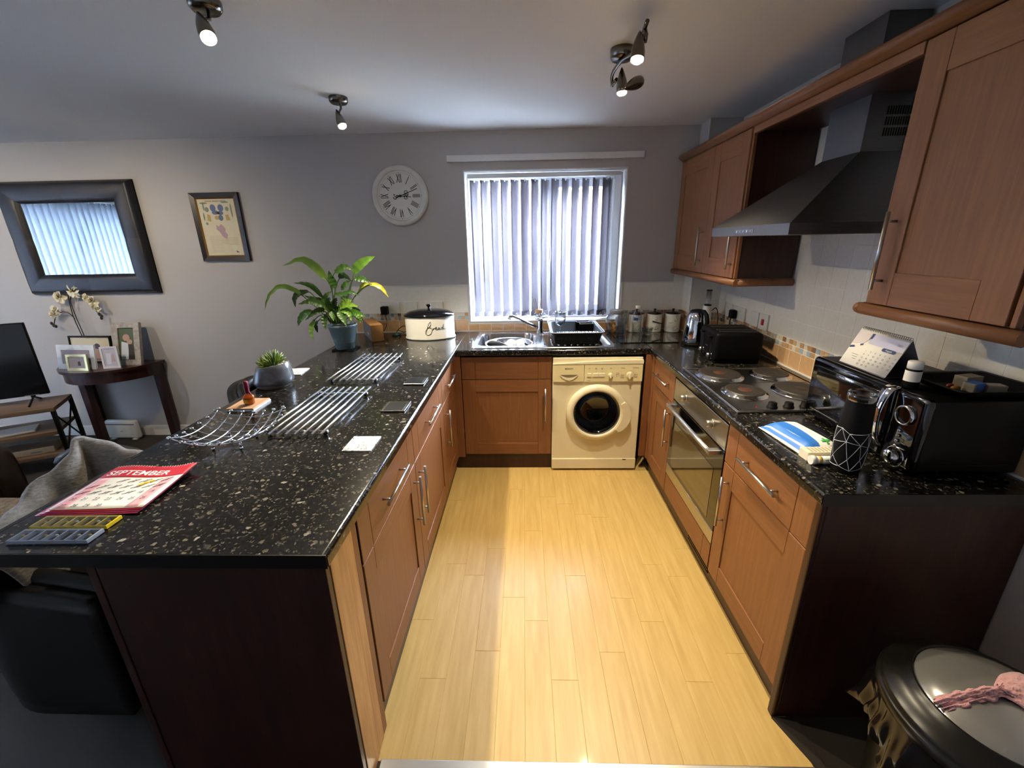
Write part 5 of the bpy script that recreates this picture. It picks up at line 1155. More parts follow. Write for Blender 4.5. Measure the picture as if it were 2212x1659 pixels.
fm = lambda x, y: (lambda v_: front(v_.x+x, v_.y+y, .0016))
b = MB(); b.text('August', .0095, fn=fm(.056, .082)); b.build('month_lettering', M_paper, fl)
b = MB(); b.text('2021', .011, fn=fm(.082, .108))
for d in range(1, 32):
    i = d-1; r_, c_ = i//7, i % 7; b.text(str(d), .0085, fn=fm(-.026+.0205*c_, .062-.0125*r_))
for k in range(3): b.add([front(-.075+.006*k, .040-.008*k, .001), front(-.045, .040-.008*k, .001), front(-.045, .0412-.008*k, .001), front(-.075+.006*k, .0412-.008*k, .001)], [(0, 1, 2, 3)])
b.build('date_numbers', M_greyink, fl)
b = MB()
for k in range(26):
    y = L0+.008+k*.0078; b.tube([(-.003+.0055*math.cos(a), y, .126+.0055*math.sin(a)) for a in [2*PI*j/8 for j in range(8)]], .0007, 4, closed=True)
b.build('wire_binding', M_blackm, t)
t = thing('pill_bottle', 'dark medicine bottle with white cap and label on the microwave', 'bottle', (1.640, -2.178, ZM))
b = MB(); b.lathe([(0, 0), (.019, 0), (.020, .003), (.020, .056), (.016, .060)], 24); b.build('bottle', M_black, t)
b = MB(); b.lathe([(.0204, .022), (.0204, .054)], 20, a0=-3.6, a1=.2); b.build('label', M_paper, t); b = MB(); b.lathe([(.0165, .059), (.019, .060), (.019, .080), (.017, .082), (0, .082)], 24); b.build('cap', M_white, t)
t = thing('plastic_tray', 'black plastic tray with angled corners on top of the microwave', 'tray', (1.78, -2.215, ZM))
b = MB(); loft(b, [ring(-.075, .10, -.060, .075, .01, .001), ring(-.105, .130, -.085, .100, .012, .026), ring(-.118, .140, -.094, .110, .012, .028), ring(-.100, .126, -.082, .096, .01, .025), ring(-.072, .097, -.057, .072, .01, .004)], cap0=True); b.build('tray', M_black, t)
zt_ = ZM+.0045
def pack(x, y, w, h, th, rz, m, label, z=0, strip=None):
    t = thing('tablet_packet', label, 'packet', (x, y, zt_+z), rz); MB().box(-w/2, w/2, -h/2, h/2, 0, th, .0015).build('carton', m, t)
    if strip: MB().box(-w*.3, w/2+.0003, -h/2-.0004, h/2+.0004, th*.25, th+.0006).build('print', strip, t)
M_pk = mat('beige_packet', '#8f8474', .6)
pack(1.80, -2.185, .06, .035, .034, .2, M_pk, 'upright beige tablet packet at the back of the black tray')
pack(1.775, -2.228, .042, .03, .026, .3, M_pk, 'blue printed tablet packet in the middle of the black tray', strip=mat('blue_packet', '#2f5fae', .5))
pack(1.826, -2.235, .048, .03, .022, -.2, mat('pale_packet', '#958a78', .6), 'pale tablet packet at the right of the black tray')
o = MB().sphere((0, 0, .008), .008, 12, 8, sx=1.8).build('sweet', mat('orange_wrap', '#96682a', .4)); o.location = (1.730, -2.225, zt_); tag(o, 'orange wrapped sweet at the left of the black tray', 'sweet')
o = MB().sphere((0, 0, .007), .007, 12, 8, sx=1.6).build('sweet', mat('red_wrap', '#7a2a1f', .4)); o.location = (1.738, -2.200, zt_); tag(o, 'small red wrapped sweet behind the orange one', 'sweet')
# ================================================================== WALL THINGS
t = thing('pelmet_board', 'white batten board on the wall above the kitchen window', 'board', (.623, -.001, 2.17))
MB().box(-.084, 1.330, -.026, -.001, 2.150, 2.191, .002).build('board', M_white_paint, t, world=True)
MB().box(-.084, 1.330, -.0285, -.026, 2.187, 2.191).build('lip', M_white_paint, t, world=True)
# ---- clock
t = thing('wall_clock', 'round white wall clock with roman numerals left of the window', 'clock', (-.447, -.001, 1.933))
P = BACK.copy(); M_clk = noisy('distressed_white', '#cfccc4', '#dad7d0', .5, 14, bump=.15); M_face = mat('clock_face', '#d9d6cf', .6)
b = MB(); b.lathe([(.205, 0), (.209, .010), (.206, .026), (.196, .036), (.188, .034), (.182, .028), (.177, .030), (.173, .024), (.171, .008)], 72, M=P); b.build('case', M_clk, t)
b = MB(); b.lathe([(.1715, .008), (0, .008)], 64, M=P); b.build('face', M_face, t)
b = MB()
for k, r_ in enumerate(('XII', 'I', 'II', 'III', 'IIII', 'V', 'VI', 'VII', 'VIII', 'IX', 'X', 'XI')):
    a = -k*PI/6; b.text(r_, .082, M=P @ Matrix.Rotation(a, 4, 'Z') @ Matrix.Translation((0, .116, .0086)), xs=.40, dy=.0008)
    b.cyl(P @ Vector((.157*math.sin(-a), .157*math.cos(a), .008)), P @ Vector((.157*math.sin(-a), .157*math.cos(a), .0092)), .0026, 8)
b.build('numerals', M_ink, t)
b = MB(); b.lathe([(.1565, .0082), (.1575, .0084), (.1585, .0082)], 64, M=P); b.build('minute_track', mat('pale_grey_line', '#b4b0aa', .6), t)
def hand(name, ang, L, loop, z, tail):
    b = MB(); R_ = P @ Matrix.Rotation(-ang, 4, 'Z') @ Matrix.Translation((0, 0, z))
    b.box(-.0022, .0022, 0, L, 0, .0016, 0, R_); b.box(-.003, .003, -tail, 0, 0, .0016, 0, R_); b.cyl((0, 0, 0), (0, 0, .003), .009, 16, M=R_)
    for s_ in (-1, 1): b.tube([(s_*.009+.009*math.cos(q), loop+.012*math.sin(q), .0008) for q in [2*PI*j/14 for j in range(14)]], .0019, 6, M=R_, closed=True)
    b.tube([(.0085*math.sin(q*1.3), -tail-.008+.010*math.cos(q), .0008) for q in [4.2*j/10 for j in range(11)]], .002, 6, M=R_)
    b.build(name, M_ink, t)
hand('hour_hand', 2*PI*(3.2/12), .080, .040, .0105, .030); hand('minute_hand', 2*PI*(11.6/60), .138, .050, .013, .036)
# ---- framed certificate
t = thing('framed_certificate', 'certificate with coloured crest and seal in a dark frame with gold lip', 'picture', (-1.858, -.001, 1.738))
hw, hh = .1855, .247
def frame4(b, hw, hh, w, z0, z1, M, zi=None):
    zi = z1 if zi is None else zi
    O = [(-hw, -hh), (hw, -hh), (hw, hh), (-hw, hh)]; I = [(-hw+w, -hh+w), (hw-w, -hh+w), (hw-w, hh-w), (-hw+w, hh-w)]
    vs = [(x, y, z0) for x, y in O]+[(x, y, z1) for x, y in O]+[(x, y, zi) for x, y in I]+[(x, y, z0) for x, y in I]
    b.add(vs, [f for k in range(4) for f in [(k, (k+1) % 4, 4+(k+1) % 4, 4+k), (4+k, 4+(k+1) % 4, 8+(k+1) % 4, 8+k), (8+k, 8+(k+1) % 4, 12+(k+1) % 4, 12+k)]], M); return b
frame4(MB(), hw, hh, .036, 0, .022, P, .017).build('frame', mat('dark_brown_frame', '#1d120f', .3), t)
frame4(MB(), hw-.034, hh-.034, .010, .004, .018, P, .010).build('gold_lip', mat('gold_leaf', '#b8863a', .3, 1), t)
M_parch = noisy('parchment', '#d6c9aa', '#ddd2b6', .6, 12, bump=0)
pp = MB().box(-hw+.040, hw-.040, -hh+.040, hh-.040, .004, .008, 0, P).build('certificate_sheet', M_parch, t)
def blob(nm, m, polys, z=.0084):
    b = MB()
    for q in polys: b.prism(q, z, z+.0004, M=P)
    return b.build(nm, m, pp)
def ell(x, y, rx, ry, n=12): return [(x+rx*math.cos(2*PI*k/n), y+ry*math.sin(2*PI*k/n)) for k in range(n)]
blob('blue_crest', mat('crest_blue', '#5d6d92', .6), [ell(-.030, .140, .022, .026), ell(.030, .140, .022, .026), ell(-.018, .108, .026, .016), ell(.022, .104, .022, .014), ell(.018, .070, .018, .022)])
blob('gold_crest', mat('crest_gold', '#b99f5c', .6), [ell(.004, .104, .012, .014), ell(-.012, .072, .018, .016), [(-.090, .050), (-.062, .044), (-.060, .088), (-.082, .098)], [(.058, .050), (.088, .052), (.080, .094), (.056, .090)]])
blob('green_badges', mat('badge_green', '#7d8a74', .6), [ell(-.078, .130, .016, .018), ell(.078, .132, .014, .016), ell(-.100, .150, .006, .03), ell(.110, .12, .006, .05), ell(-.095, .175, .03, .006), ell(.07, .180, .03, .006), ell(-.11, .08, .006, .03), ell(-.098, .030, .010, .010)])
blob('mauve_map', mat('map_mauve', '#b795a0', .6), [[(-.03, .02), (-.012, .006), (.006, .026), (.022, .010), (.036, -.010), (.030, -.030), (.046, -.055), (.030, -.082), (.008, -.070), (-.004, -.052), (-.014, -.030), (-.034, -.012)]])
b = MB()
for k in range(12): b.box(-.100, -.004 if k > 5 else .04, -.062-.0105*k, -.060-.0105*k, .0084, .0087, 0, P)
for k in range(6): b.box(.02, .115, -.075-.010*k, -.073-.010*k, .0084, .0087, 0, P)
for s_ in (-.055, .0, .055): b.box(s_-.025, s_+.025, .183, .193, .0084, .0087, 0, P)
b.build('faint_text_lines', mat('faint_brown', '#b3a283', .7), pp)
blob('seal', mat('pale_seal', '#d6d8b4', .5), [ell(.078, -.150, .020, .022, 18)], .0086); blob('ribbon', mat('purple_ribbon', '#7a4a6a', .5), [[(.085, -.168), (.112, -.182), (.088, -.184)]])
MB().box(-hw+.030, hw-.030, -hh+.030, hh-.030, .0125, .0135, 0, P).build('glazing', glass('picture_glass', refl=.05), t)
# ---- big padded mirror
t = thing('wall_mirror', 'large mirror in a wide black padded leather frame on the left wall part', 'mirror', (-2.985, -.001, 1.672))
ohw, ohh, ihw, ihh = .530, .418, .368, .262
M_pad = noisy('black_padded_leather', '#15141a', '#1d1c22', .42, 260, bump=.25, dist=.001)
def pad(p0, p1, p2, p3):      # outer edge p0-p1, inner edge p3-p2
    def f(u, v_):
        a = Vector(p0).lerp(Vector(p1), u); c = Vector(p3).lerp(Vector(p2), u); q = a.lerp(c, v_)
        z = .012+.040*math.sin(PI*min(1, .5*v_/.18))-.0+(.010*math.sin(PI*v_)) if v_ < .18 else .052+.010*math.sin(PI*v_)-.022*max(0, (v_-.8)/.2)**2
        z *= (.94 if min(u, 1-u) < .001 else 1); return P @ Vector((q.x, q.y, z))
    b = MB(); b.sheet(f, 6, 14); return b.build('padded_panel', M_pad, t)
for s_ in (1, -1):
    pad((-ohw, s_*ohh), (0, s_*ohh), (0, s_*ihh), (-ihw, s_*ihh)); pad((0, s_*ohh), (ohw, s_*ohh), (ihw, s_*ihh), (0, s_*ihh))
    pad((s_*ohw, -ohh), (s_*ohw, 0), (s_*ihw, 0), (s_*ihw, -ihh)); pad((s_*ohw, 0), (s_*ohw, ohh), (s_*ihw, ihh), (s_*ihw, 0))
frame4(MB(), ohw, ohh, .012, 0, .014, P).build('backing_frame', M_blackm, t)
MB().box(-ihw-.004, ihw+.004, -ihh-.004, ihh+.004, .026, .030, 0, P).build('mirror_glass', mat('silvered_glass', '#a9b0b6', .0, 1), t)
# ================================================================== CEILING SPOTS
M_bulb = mat('warm_lamp_face', '#fff0d0', .5, emit=(1, .78, .46, 1), estr=70)
def head(b, tip, face, r):
    d = Vector(face)-Vector(tip); L = d.length; Rm = Matrix.Translation(tip) @ d.to_track_quat('Z', 'Y').to_matrix().to_4x4()
    b.lathe([(0, 0), (.006, .010*L/.1), (r*.55, .30*L), (r*.85, .55*L), (r, .80*L), (r*.96, L-.004), (r*.90, L)], 24, M=Rm); return Rm, L
M_off = mat('unlit_lamp_face', '#b8b4aa', .2)
def spot(t, tip, face, r=.024, power=1.0, lit=True, cone=150):
    b = MB(); Rm, L = head(b, tip, face, r); hd = b.build('lamp_head', M_nickel, t, world=True)
    b = MB(); b.lathe([(0, L-.003), (r*.88, L-.002), (r*.88, L+.004), (r*.6, L+.010), (0, L+.012)], 24, M=Rm); b.build('bulb', M_bulb if lit else M_off, hd, world=True)
    if lit:
        ld = bpy.data.lights.new('lamp_light', 'SPOT'); ld.energy = LAMP_W*power; ld.color = LAMP_COL; ld.spot_size = math.radians(cone); ld.spot_blend = .8; ld.shadow_soft_size = .022
        lo = bpy.data.objects.new('lamp_light', ld); COL.objects.link(lo); d = (Vector(face)-Vector(tip)).normalized()
        lo.parent = t; lo.matrix_local = root_matrix(t).inverted() @ (Matrix.Translation(Vector(face)+d*.02) @ (-d).to_track_quat('Z', 'Y').to_matrix().to_4x4())
def single(x, y, tip, face, label, power, cone=132):
    t = thing('ceiling_spotlight', label, 'spotlight', (x, y, HC), 0, 'single ceiling spotlights')
    b = MB(); b.lathe([(.049, 0), (.050, -.004), (.048, -.022), (.040, -.031), (0, -.032)], 32, (x, y, HC)); b.build('ceiling_cup', M_nickel, t, world=True)
    b = MB(); b.tube([(x+.008, y, HC-.03), (x+.012, y-.01, HC-.055), Vector(tip).lerp(Vector(face), .35)], .006, 10); b.build('stem', M_nickel, t, world=True)
    spot(t, tip, face, .024, power, True, cone)
single(-.525, -.800, (-.538, -.815, 2.292), (-.506, -.841, 2.205), 'lit single ceiling spotlight nearer the window wall', 6.0, 120)
single(-.553, -1.779, (-.550, -1.830, 2.30), (-.500, -1.880, 2.21), 'lit single ceiling spotlight glaring at the top left', 4.0, 98)
single(-2.35, -1.45, (-2.355, -1.46, 2.30), (-2.36, -1.38, 2.21), 'added unseen ceiling spotlight brightening the living area wall, right of two', 1.7)  # added out of view to brighten the living-room end of the back wall
single(-3.55, -1.55, (-3.555, -1.56, 2.30), (-3.56, -1.47, 2.21), 'added unseen ceiling spotlight brightening the living area wall, left of two', 1.7)  # second added lamp, also unseen, for the same wall
t = thing('spotlight_bar', 'curved nickel ceiling bar with three spot heads above the floor', 'spotlight', (.886, -1.304, HC))
b = MB(); b.lathe([(.050, 0), (.051, -.004), (.049, -.030), (.042, -.040), (0, -.041)], 32, (.886, -1.304, HC)); b.build('ceiling_cup', M_nickel, t, world=True)
bar = bez([(.872, -1.175, 2.255), (.862, -1.23, 2.285), (.880, -1.33, 2.300), (.905, -1.45, 2.288), (.905, -1.55, 2.300), (.905, -1.62, 2.318)], 28)
b = MB(); b.tube(bar, .0075, 10); b.build('curved_bar', M_nickel, t, world=True)
b = MB(); b.tube([(.905, -1.585, 2.31), (.908, -1.600, 2.285), (.905, -1.600, 2.262)], .008, 10).tube([(.872, -1.19, 2.258), (.880, -1.235, 2.262)], .008, 10).tube([(.905, -1.46, 2.288), (.895, -1.465, 2.26)], .007, 10); b.build('knuckles', M_nickel, t, world=True)
spot(t, (.884, -1.608, 2.297), (.876, -1.628, 2.203), .025, 3.0, True, 100)
spot(t, (.893, -1.268, 2.298), (.899, -1.270, 2.203), .024, 5.0, True, 104)
spot(t, (.855, -1.520, 2.145), (.935, -1.425, 2.195), .023, .25, False)
# ================================================================== LIVING CORNER
t = thing('console_table', 'dark half-moon console table against the wall', 'table', (-2.97, 0, 0))
CR, CZ = .385, .700
half = [(CR*math.cos(PI+PI*k/32), CR*math.sin(PI+PI*k/32)) for k in range(33)]
h2 = [(x*.985, y*.985) for x, y in half]
b = MB(); b.prism([(x, y-.017) for x, y in half], CZ-.022, CZ, sm=False); b.build('table_top', M_darkleg, t)
b = MB()
for r_ in (.945,): b.prism([(x*r_, y*r_-.017) for x, y in half], CZ-.105, CZ-.022)
b.build('apron', M_darkleg, t)
for x, y in ((.325, -.045), (-.325, -.045), (-.075, -.30)): MB().box(x-.028, x+.028, y-.028, y+.028, 0, CZ-.022, .004).build('leg', M_darkleg, t)
def photo_frame(label, x, y, w, h, th, bw, tilt, rz, m, photo, z=CZ, art=(), mount=None):
    t = thing('photo_frame', label, 'photo frame', (x, y, z), rz); R_ = Matrix.Rotation(-tilt, 4, 'X') @ Matrix.Translation((0, 0, h/2)) @ BACK
    frame4(MB(), w/2, h/2, bw, -th, 0, R_).build('frame', m, t)
    MB().box(-w/2+.003, w/2-.003, -h/2+.003, h/2-.003, -th, -th*.6, 0, R_).build('back_board', M_blackm, t)
    ph = MB().box(-w/2+bw-.001, w/2-bw+.001, -h/2+bw-.001, h/2-bw+.001, -th*.6, -th*.35, 0, R_).build('photo_print', photo, t)
    for k, (q, m2) in enumerate(art): MB().prism([(px*w, py*h) for px, py in q], -th*.35, -th*.33+.0003*(k+1), M=R_).build('photo_patch', m2, ph)
    MB().box(-.006, .006, .002, .004+math.sin(tilt)*h*.5+.03, 0, .003, 0, Matrix.Translation((0, 0, .0))).build('stand', M_blackm, t)
    return t
skin = mat('photo_skin', '#b08a78', .6); ph_d = mat('photo_dark', '#3a3438', .6); ph_w = mat('photo_white', '#cdd0d8', .6); ph_g = mat('photo_green', '#4e5b40', .6); ph_l = mat('photo_mauve', '#9b93a3', .6)
M_pearl = noisy('pearl_mosaic_frame', '#8f877e', '#b5ada2', .3, 40, bump=.3)
photo_frame('tall silver mosaic photo frame at the right end of the console', -2.755, -.185, .205, .345, .03, .043, .28, .12, M_pearl, ph_g, art=(([(-.25, -.36), (.05, -.36), (.03, .02), (-.2, .06)], ph_w), ([(.02, -.36), (.26, -.36), (.22, -.02), (.06, .0)], ph_d), (ell(-.02, .15, .13, .08), skin), (ell(.10, .05, .10, .06), skin)))
photo_frame('black framed picture at the back of the console', -3.12, -.105, .375, .225, .016, .014, .12, -.05, M_blackm, mat('cream_mount', '#cfc3a4', .6), art=(([(.02, -.4), (.28, -.4), (.2, .18), (.08, .15)], skin), (ell(.15, .12, .07, .1), ph_d)))
photo_frame('pale white leaf-patterned landscape photo frame', -3.075, -.285, .335, .190, .014, .040, .18, -.08, noisy('pale_blue_white_frame', '#cdd3dc', '#e2e6ec', .35, 20, bump=.2), ph_l, art=(([(-.2, -.25), (.2, -.25), (.15, .0), (-.1, .05)], skin),))
photo_frame('small gold bamboo photo frame at the front of the console', -3.020, -.335, .178, .128, .014, .020, .15, -.05, mat('pale_gold', '#c9c08c', .25, .6), mat('photo_grey', '#8a8288', .6), art=(([(.02, -.2), (.16, -.2), (.14, .06), (.04, .06)], ph_d),))
photo_frame('small white upright photo frame in front of the tall silver one', -2.800, -.275, .118, .172, .012, .014, .12, .25, mat('white_frame', '#d4d4dc', .4), mat('photo_pale', '#b9b6c2', .6), art=(([(-.25, -.3), (.0, -.3), (.1, .2), (-.2, .2)], ph_w), ([(.05, -.2), (.25, -.2), (.22, .2), (.1, .1)], mat('photo_pink', '#b59aa0', .6))))
# ---- orchid
t = thing('orchid', 'cream artificial orchid with dark stems behind the photo frames', 'plant', (-3.175, -.045, CZ))
M_ost = mat('orchid_stem', '#2b2a26', .6); M_pet = mat('orchid_petal', '#d9cfae', .5); M_bud = mat('orchid_bud', '#33322c', .6)
b = MB(); b.lathe([(0, 0), (.032, 0), (.036, .004), (.038, .07), (.035, .072), (.033, .06), (0, .058)], 20); b.build('pot', M_blackm, t)
s1 = bez([(.0, 0, .05), (-.032, 0, .231), (-.047, 0, .394), (-.031, 0, .553), (-.02, .0, .56)], 24)
s2 = bez([(.006, 0, .05), (-.02, .004, .26), (-.034, .004, .42), (-.022, .0, .525), (.03, 0, .545), (.10, -.004, .525), (.150, -.004, .455), (.184, 0, .365)], 30)
s3 = bez([(-.040, 0, .36), (-.074, 0, .405), (-.132, 0, .416), (-.195, 0, .380), (-.240, 0, .306)], 18)
for s_ in (s1, s2, s3): b = MB(); b.tube(s_, .0035, 6); b.build('stem', M_ost, t)
for x, z, r_, q in ((.029, .585, .062, .2), (-.099, .534, .052, 1.2), (-.172, .432, .044, .6), (.125, .525, .040, .4), (.160, .500, .048, 1.0), (.190, .440, .036, .1), (-.205, .395, .032, .9), (.16, .455, .03, .5)):
    f_ = bpy.data.objects.new('flower', None)
    b = MB()
    for k in range(5):
        a = q+2*PI*k/5; w_ = r_*(1.05 if k % 2 else .85)
        vs = [(x, -.012, z)]; n_ = 7
        for j in range(n_+1):
            u = j/n_; s_ = w_*math.sin(PI*u)*.9; l_ = r_*(1-math.cos(PI*u))*.5
            vs.append((x+math.cos(a)*l_-math.sin(a)*s_*(.55), -.012-.012*math.sin(PI*u)+.004*k, z+math.sin(a)*l_+math.cos(a)*s_*.55))
        for j in range(n_-1, 0, -1):
            u = j/n_; s_ = -w_*math.sin(PI*u)*.9; l_ = r_*(1-math.cos(PI*u))*.5
            vs.append((x+math.cos(a)*l_-math.sin(a)*s_*.55, -.012-.012*math.sin(PI*u)+.004*k, z+math.sin(a)*l_+math.cos(a)*s_*.55))
        m_ = len(vs); b.add(vs, [(0, i, i+1) for i in range(1, m_-1)], sm=True)
    bpy.data.objects.remove(f_); fl = b.build('flower', M_pet, t)
    MB().sphere((x, -.028, z), r_*.16, 8, 6).build('flower_centre', mat('orchid_lip', '#b89a4a', .5), fl)
for p in ((-.240, .306), (-.252, .325), (-.225, .300), (.184, .362), (.190, .380), (.176, .395)): MB().sphere((p[0], 0, p[1]), .010, 8, 6, sz=1.4).build('bud', M_bud, t)
# ---- router on the floor
t = thing('wifi_router', 'white router box standing on the carpet under the console', 'router', (-3.07, -.085, 0), -.03)
b = MB(); b.box(-.145, .145, -.022, .022, .008, .178, .018, seg=4); b.build('casing', M_white, t)
b = MB(); b.box(-.146, .130, -.0235, -.0215, .140, .1455); b.build('dark_slot', M_blackm, t)
b = MB()
for x in (-.1, .1): b.box(x-.02, x+.02, -.03, .03, 0, .010, .002)
b.build('foot', M_white, t); MB().box(-.012, .012, -.0228, -.0215, .078, .082).build('badge', M_greyink, t)
# ---- television and its stand
RZ = math.atan2(.51, .86); t = thing('tv_stand', 'corner television stand with oak-fronted shelves and black metal legs', 'tv stand', (-3.0, -.607, 0), RZ)
M_oak = wood('smoked_oak', '#4d3a28', '#66503a', '#7a6248', (1.6, 14, 14), .5, 0); M_met = mat('black_metal', '#0d0d0e', .4, .3)
LS, DSX = 1.12, .36
for z, nm, ins in ((.47, 'top_board', 0), (.285, 'middle_shelf', .03), (.115, 'bottom_shelf', .0)): MB().box(-LS, -ins, ins*.3, DSX, z, z+.028, .002).build(nm, M_oak, t)
for x in (-LS+.012, -.012):
    for y in (.012, DSX-.012): MB().box(x-.012, x+.012, y-.012, y+.012, 0, .47).build('leg', M_met, t)
    b = MB(); b.tube([(x, .02, .14), (x, DSX-.02, .44)], .006, 6); b.tube([(x, .02, .44), (x, DSX-.02, .14)], .006, 6); b.build('cross_brace', M_met, t)
Rm = Matrix.Translation((-3.0, -.607, 0)) @ Matrix.Rotation(RZ, 4, 'Z')
def rel(name, label, cat, x, y, z, rz=0): p = Rm @ Vector((x, y, z)); return thing(name, label, cat, p, RZ+rz)
t = rel('television', 'flat black television at the left edge of the photo', 'television', -.56, .215, .4985)
b = MB(); b.box(-.495, .495, -.012, .012, .062, .605, .004); b.build('body', M_blackm, t)
b = MB(); b.box(-.488, .488, -.0135, -.011, .072, .599); b.build('screen', mat('tv_screen', '#08080a', .12), t)
for s_ in (-1, 1): b = MB(); b.tube([(s_*.40, .10, .006), (s_*.40, 0, .05), (s_*.40, -.11, .006)], .007, 6).box(s_*.40-.01, s_*.40+.01, -.01, .01, .045, .075); b.build('foot', M_blackm, t)
MB().box(.36, .44, -.0145, -.012, .066, .069).build('light_strip', mat('badge_silver', '#b5b5b5', .3, 1), t)
t = rel('magazine_stack', 'pale magazine lying on the middle shelf of the television stand', 'magazine', -.42, .13, .3135, .15); MB().box(-.24, .24, -.08, .08, 0, .012, .002).build('pages', M_paper, t); MB().box(-.24, .24, -.08, .08, .012, .0135).build('cover', mat('magazine_cover', '#c9d0d4', .25), t)
t = rel('paper_pack', 'pale cardboard pack on the bottom shelf of the television stand', 'box', -.25, .14, .1435, .05); MB().box(-.15, .15, -.09, .09, 0, .045, .003).build('carton', mat('beige_pack', '#a89a86', .7), t); MB().box(.02, .08, -.0905, -.0895, .014, .022).build('printed_lines', M_greyink, t)
# ---- two black tub chairs at the breakfast bar
def tub(label, x, y, ext=.24, top=.87):
    t = thing('tub_chair', label, 'chair', (x, y, 0), 0, 'tub chairs at the breakfast bar'); r = .225
    def curve(u):
        La = ext+.02; Lt = La*2+PI*r; s = u*Lt
        if s < La: return (ext-s, -r), min(1, s/La)
        if s > Lt-La: return (ext-(Lt-s), r), min(1, (Lt-s)/La)
        a = -PI/2-(s-La)/r; return (-.02+r*math.cos(a), r*math.sin(a)), 1+math.sin((s-La)/r*1.0)
    def hgt(k): return .585+(top-.585)*(k/2)**.9
    def f(u, v_):
        (px, py), k = curve(u); z = .13+(hgt(k)-.13)*v_; o = 1+.03*math.sin(PI*v_); return (px*o, py*o, z)
    b = MB(); b.sheet(f, 44, 10, .055); b.build('shell', M_leather, t)
    b = MB(); b.tube([((curve(i/44)[0][0]+.0)*.93, curve(i/44)[0][1]*.90, hgt(curve(i/44)[1])-.004) for i in range(45)], .030, 10); b.build('top_roll', M_leather, t)
    b = MB(); b.box(-.17, ext-.01, -.175, .175, .36, .47, .03, seg=4); b.build('seat', M_leather, t)
    b = MB(); b.prism([(ext-.01, -.21)]+[(-.02+.21*math.cos(-PI/2-PI*k/14), .21*math.sin(-PI/2-PI*k/14)) for k in range(15)]+[(ext-.01, .21)], .145, .37); b.build('base_frame', M_leather, t)
    for sx_, sy_ in ((ext-.04, -.17), (ext-.04, .17), (-.15, -.13), (-.15, .13)): MB().cyl((sx_, sy_, 0), (sx_, sy_, .15), .015, 12, .02).build('leg', M_darkleg, t)
    return t, curve, hgt
tub('black leather tub chair back showing beyond the succulent pot', -.868, -1.185, .18, .872)
t2, curve, hgt = tub('black leather tub chair at the near end of the breakfast bar, under the throw', -1.115, -2.20, .28, .69)
M_throw = noisy('grey_knit_throw', '#6f685e', '#8b8479', .95, 60, bump=.7, dist=.006, stretch=(1, 1, 3), sheen=.3)
TE = bez([(-1.09, -2.50, .74), (-1.14, -2.39, .80), (-1.17, -2.30, .808), (-1.182, -2.20, .845), (-1.166, -2.12, .888), (-1.185, -2.052, .920), (-1.09, -2.03, .893), (-.98, -2.05, .862), (-.86, -2.07, .80)], 60)
def pad_(u, v_):
    e = TE[round((.08+.76*u)*60)]; out = (Vector((e.x, e.y, 0))-Vector((-.95, -2.24, 0))).normalized(); zt = e.z-.022
    return Vector((e.x, e.y, .46+(zt-.46)*v_))+out*(-.006-.05*(1-v_))-t2.location
MB().sheet(pad_, 30, 10, .06).build('back_cushion', M_leather, t2)
def thr(u, v_):
    e = TE[round(u*60)]; out = (Vector((e.x, e.y, 0))-Vector((-.95, -2.24, 0))).normalized(); w = .007*math.sin(21*u+2*v_)+.005*math.sin(47*u-6*v_)
    if v_ < .28: q = v_/.28; d, z = .035-.012*q, -.17*(1-q)-.012
    elif v_ < .46: q = (v_-.28)/.18; d, z = .023-.05*q, -.012+.018*math.sin(PI*q)
    else: q = (v_-.46)/.54; d, z = -.027-.10*q**.7, -.012-.34*q
    return e+out*(d+w)+Vector((0, 0, z+w*.5))
o = MB().sheet(thr, 60, 34, .009).build('knitted_throw', M_throw); tag(o, 'grey knitted throw draped over the near tub chair', 'throw')
t = thing('footstool', 'beige looped-wool footstool at the left edge of the photo', 'footstool', (-2.12, -1.86, 0))
b = MB(); b.box(-.24, .24, -.24, .24, .03, .43, .07, seg=5); b.build('cushion', noisy('beige_boucle', '#8a7355', '#a88f6c', .95, 45, bump=1.0, dist=.02), t)
for x in (-.18, .18):
    for y in (-.18, .18): MB().cyl((x, y, 0), (x, y, .05), .02, 10).build('foot', M_darkleg, t)
t = thing('pouffe', 'dark brown leather pouffe beyond the footstool', 'pouffe', (-2.93, -1.30, 0))
b = MB(); b.lathe([(0, 0), (.21, 0), (.25, .04), (.262, .22), (.25, .40), (.20, .455), (0, .47)], 32); b.build('cushion', noisy('brown_leather', '#20120c', '#2b1911', .45, 200, bump=.2), t)
b = MB()
for k in range(8): a = 2*PI*k/8; b.tube([(.262*math.cos(a), .262*math.sin(a), .03+.38*j/6) if False else ((.252+.012*math.sin(PI*j/6))*math.cos(a), (.252+.012*math.sin(PI*j/6))*math.sin(a), .04+.36*j/6) for j in range(7)], .003, 5)
b.build('piping', mat('brown_piping', '#24140d', .5), t)
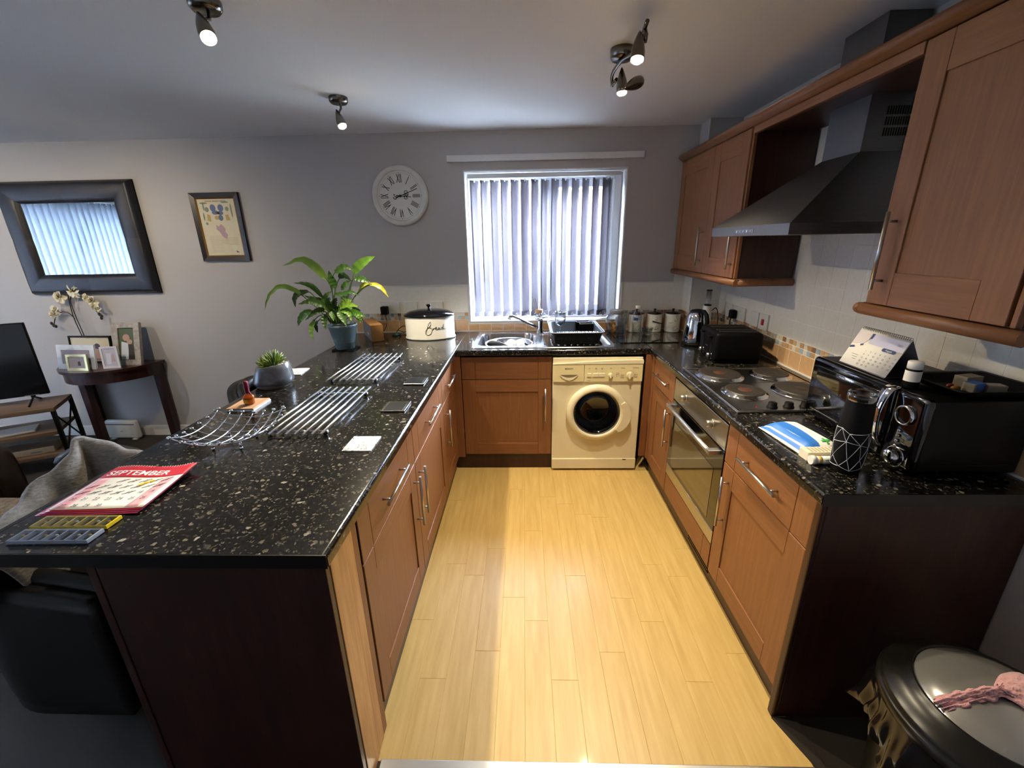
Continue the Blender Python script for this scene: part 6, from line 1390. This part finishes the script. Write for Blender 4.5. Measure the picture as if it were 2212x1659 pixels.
# ================================================================== BIN
BX, BY = 1.575, -2.700
t = thing('waste_bin', 'round bin with a silver domed lid and crumpled black liner', 'bin', (BX, BY, 0))
M_bin = mat('dark_bin_body', '#15130f', .3, .3); M_rim2 = mat('dark_bin_rim', '#1c1a17', .3, .45)
b = MB(); b.lathe([(0, 0), (.165, 0), (.170, .006), (.198, .47), (.198, .485)], 48); b.build('body', M_bin, t)
b = MB(); b.lathe([(.200, .470), (.213, .474), (.215, .490), (.211, .500), (.206, .502), (.207, .508), (.203, .514), (.180, .530), (.160, .540), (.158, .546), (.153, .548), (.150, .542)], 64); b.build('lid_ring', M_rim2, t)
b = MB(); b.lathe([(.151, .541), (.147, .546), (.12, .562), (.08, .576), (.04, .583), (0, .585)], 56); b.build('lid_dome', mat('silver_lid', '#a5a39e', .2, .7), t)
rr_ = random.Random(8)
def bag(u, v_):
    a = 2*PI*u; k = math.sin(6*a+1.0)+.6*math.sin(11*a+2.0); r_ = .203+(.022+.014*k)*v_**.8+(.007*math.sin(23*a+4*v_)+.005*math.sin(41*a-6*v_)+.006*math.sin(9*v_+5*a))*v_
    return (r_*math.cos(a), r_*math.sin(a), .484-(.15+.035*math.sin(4*a))*v_)
b = MB(); b.sheet(bag, 220, 14); b.build('bin_liner', mat('black_polythene', '#0c0b0d', .18, spec=.6), t)
# pink fluffy cloth lying over the lid
def dome_z(x, y): r_ = math.hypot(x-BX, y-BY); return .585-.045*(r_/.15)**2 if r_ < .15 else .54-.045*min(1.2, (r_-.15)/.06)
def cl(u, v_):
    x = 1.425+.375*u; w_ = .012+.17*max(0, u-.34)**.75
    yc = -2.705-.055*max(0, u-.3); y = yc+w_*(2*v_-1)*(1+.10*math.sin(11*u+3*v_))
    return (x+.008*math.sin(9*v_), y, max(dome_z(x, y), .47)+.010+.016*math.sin(PI*v_)*(.4+u)+.020*max(0, u-.4)*math.sin(7*v_+3*u)+.003*math.sin(40*u)*math.sin(31*v_))
o = MB().sheet(cl, 50, 26, .008).build('pink_cloth', noisy('pink_fleece', '#c08486', '#d29c9b', .95, 160, bump=.9, dist=.006, sheen=.5)); tag(o, 'pink fluffy cloth lying over the bin lid', 'cloth')
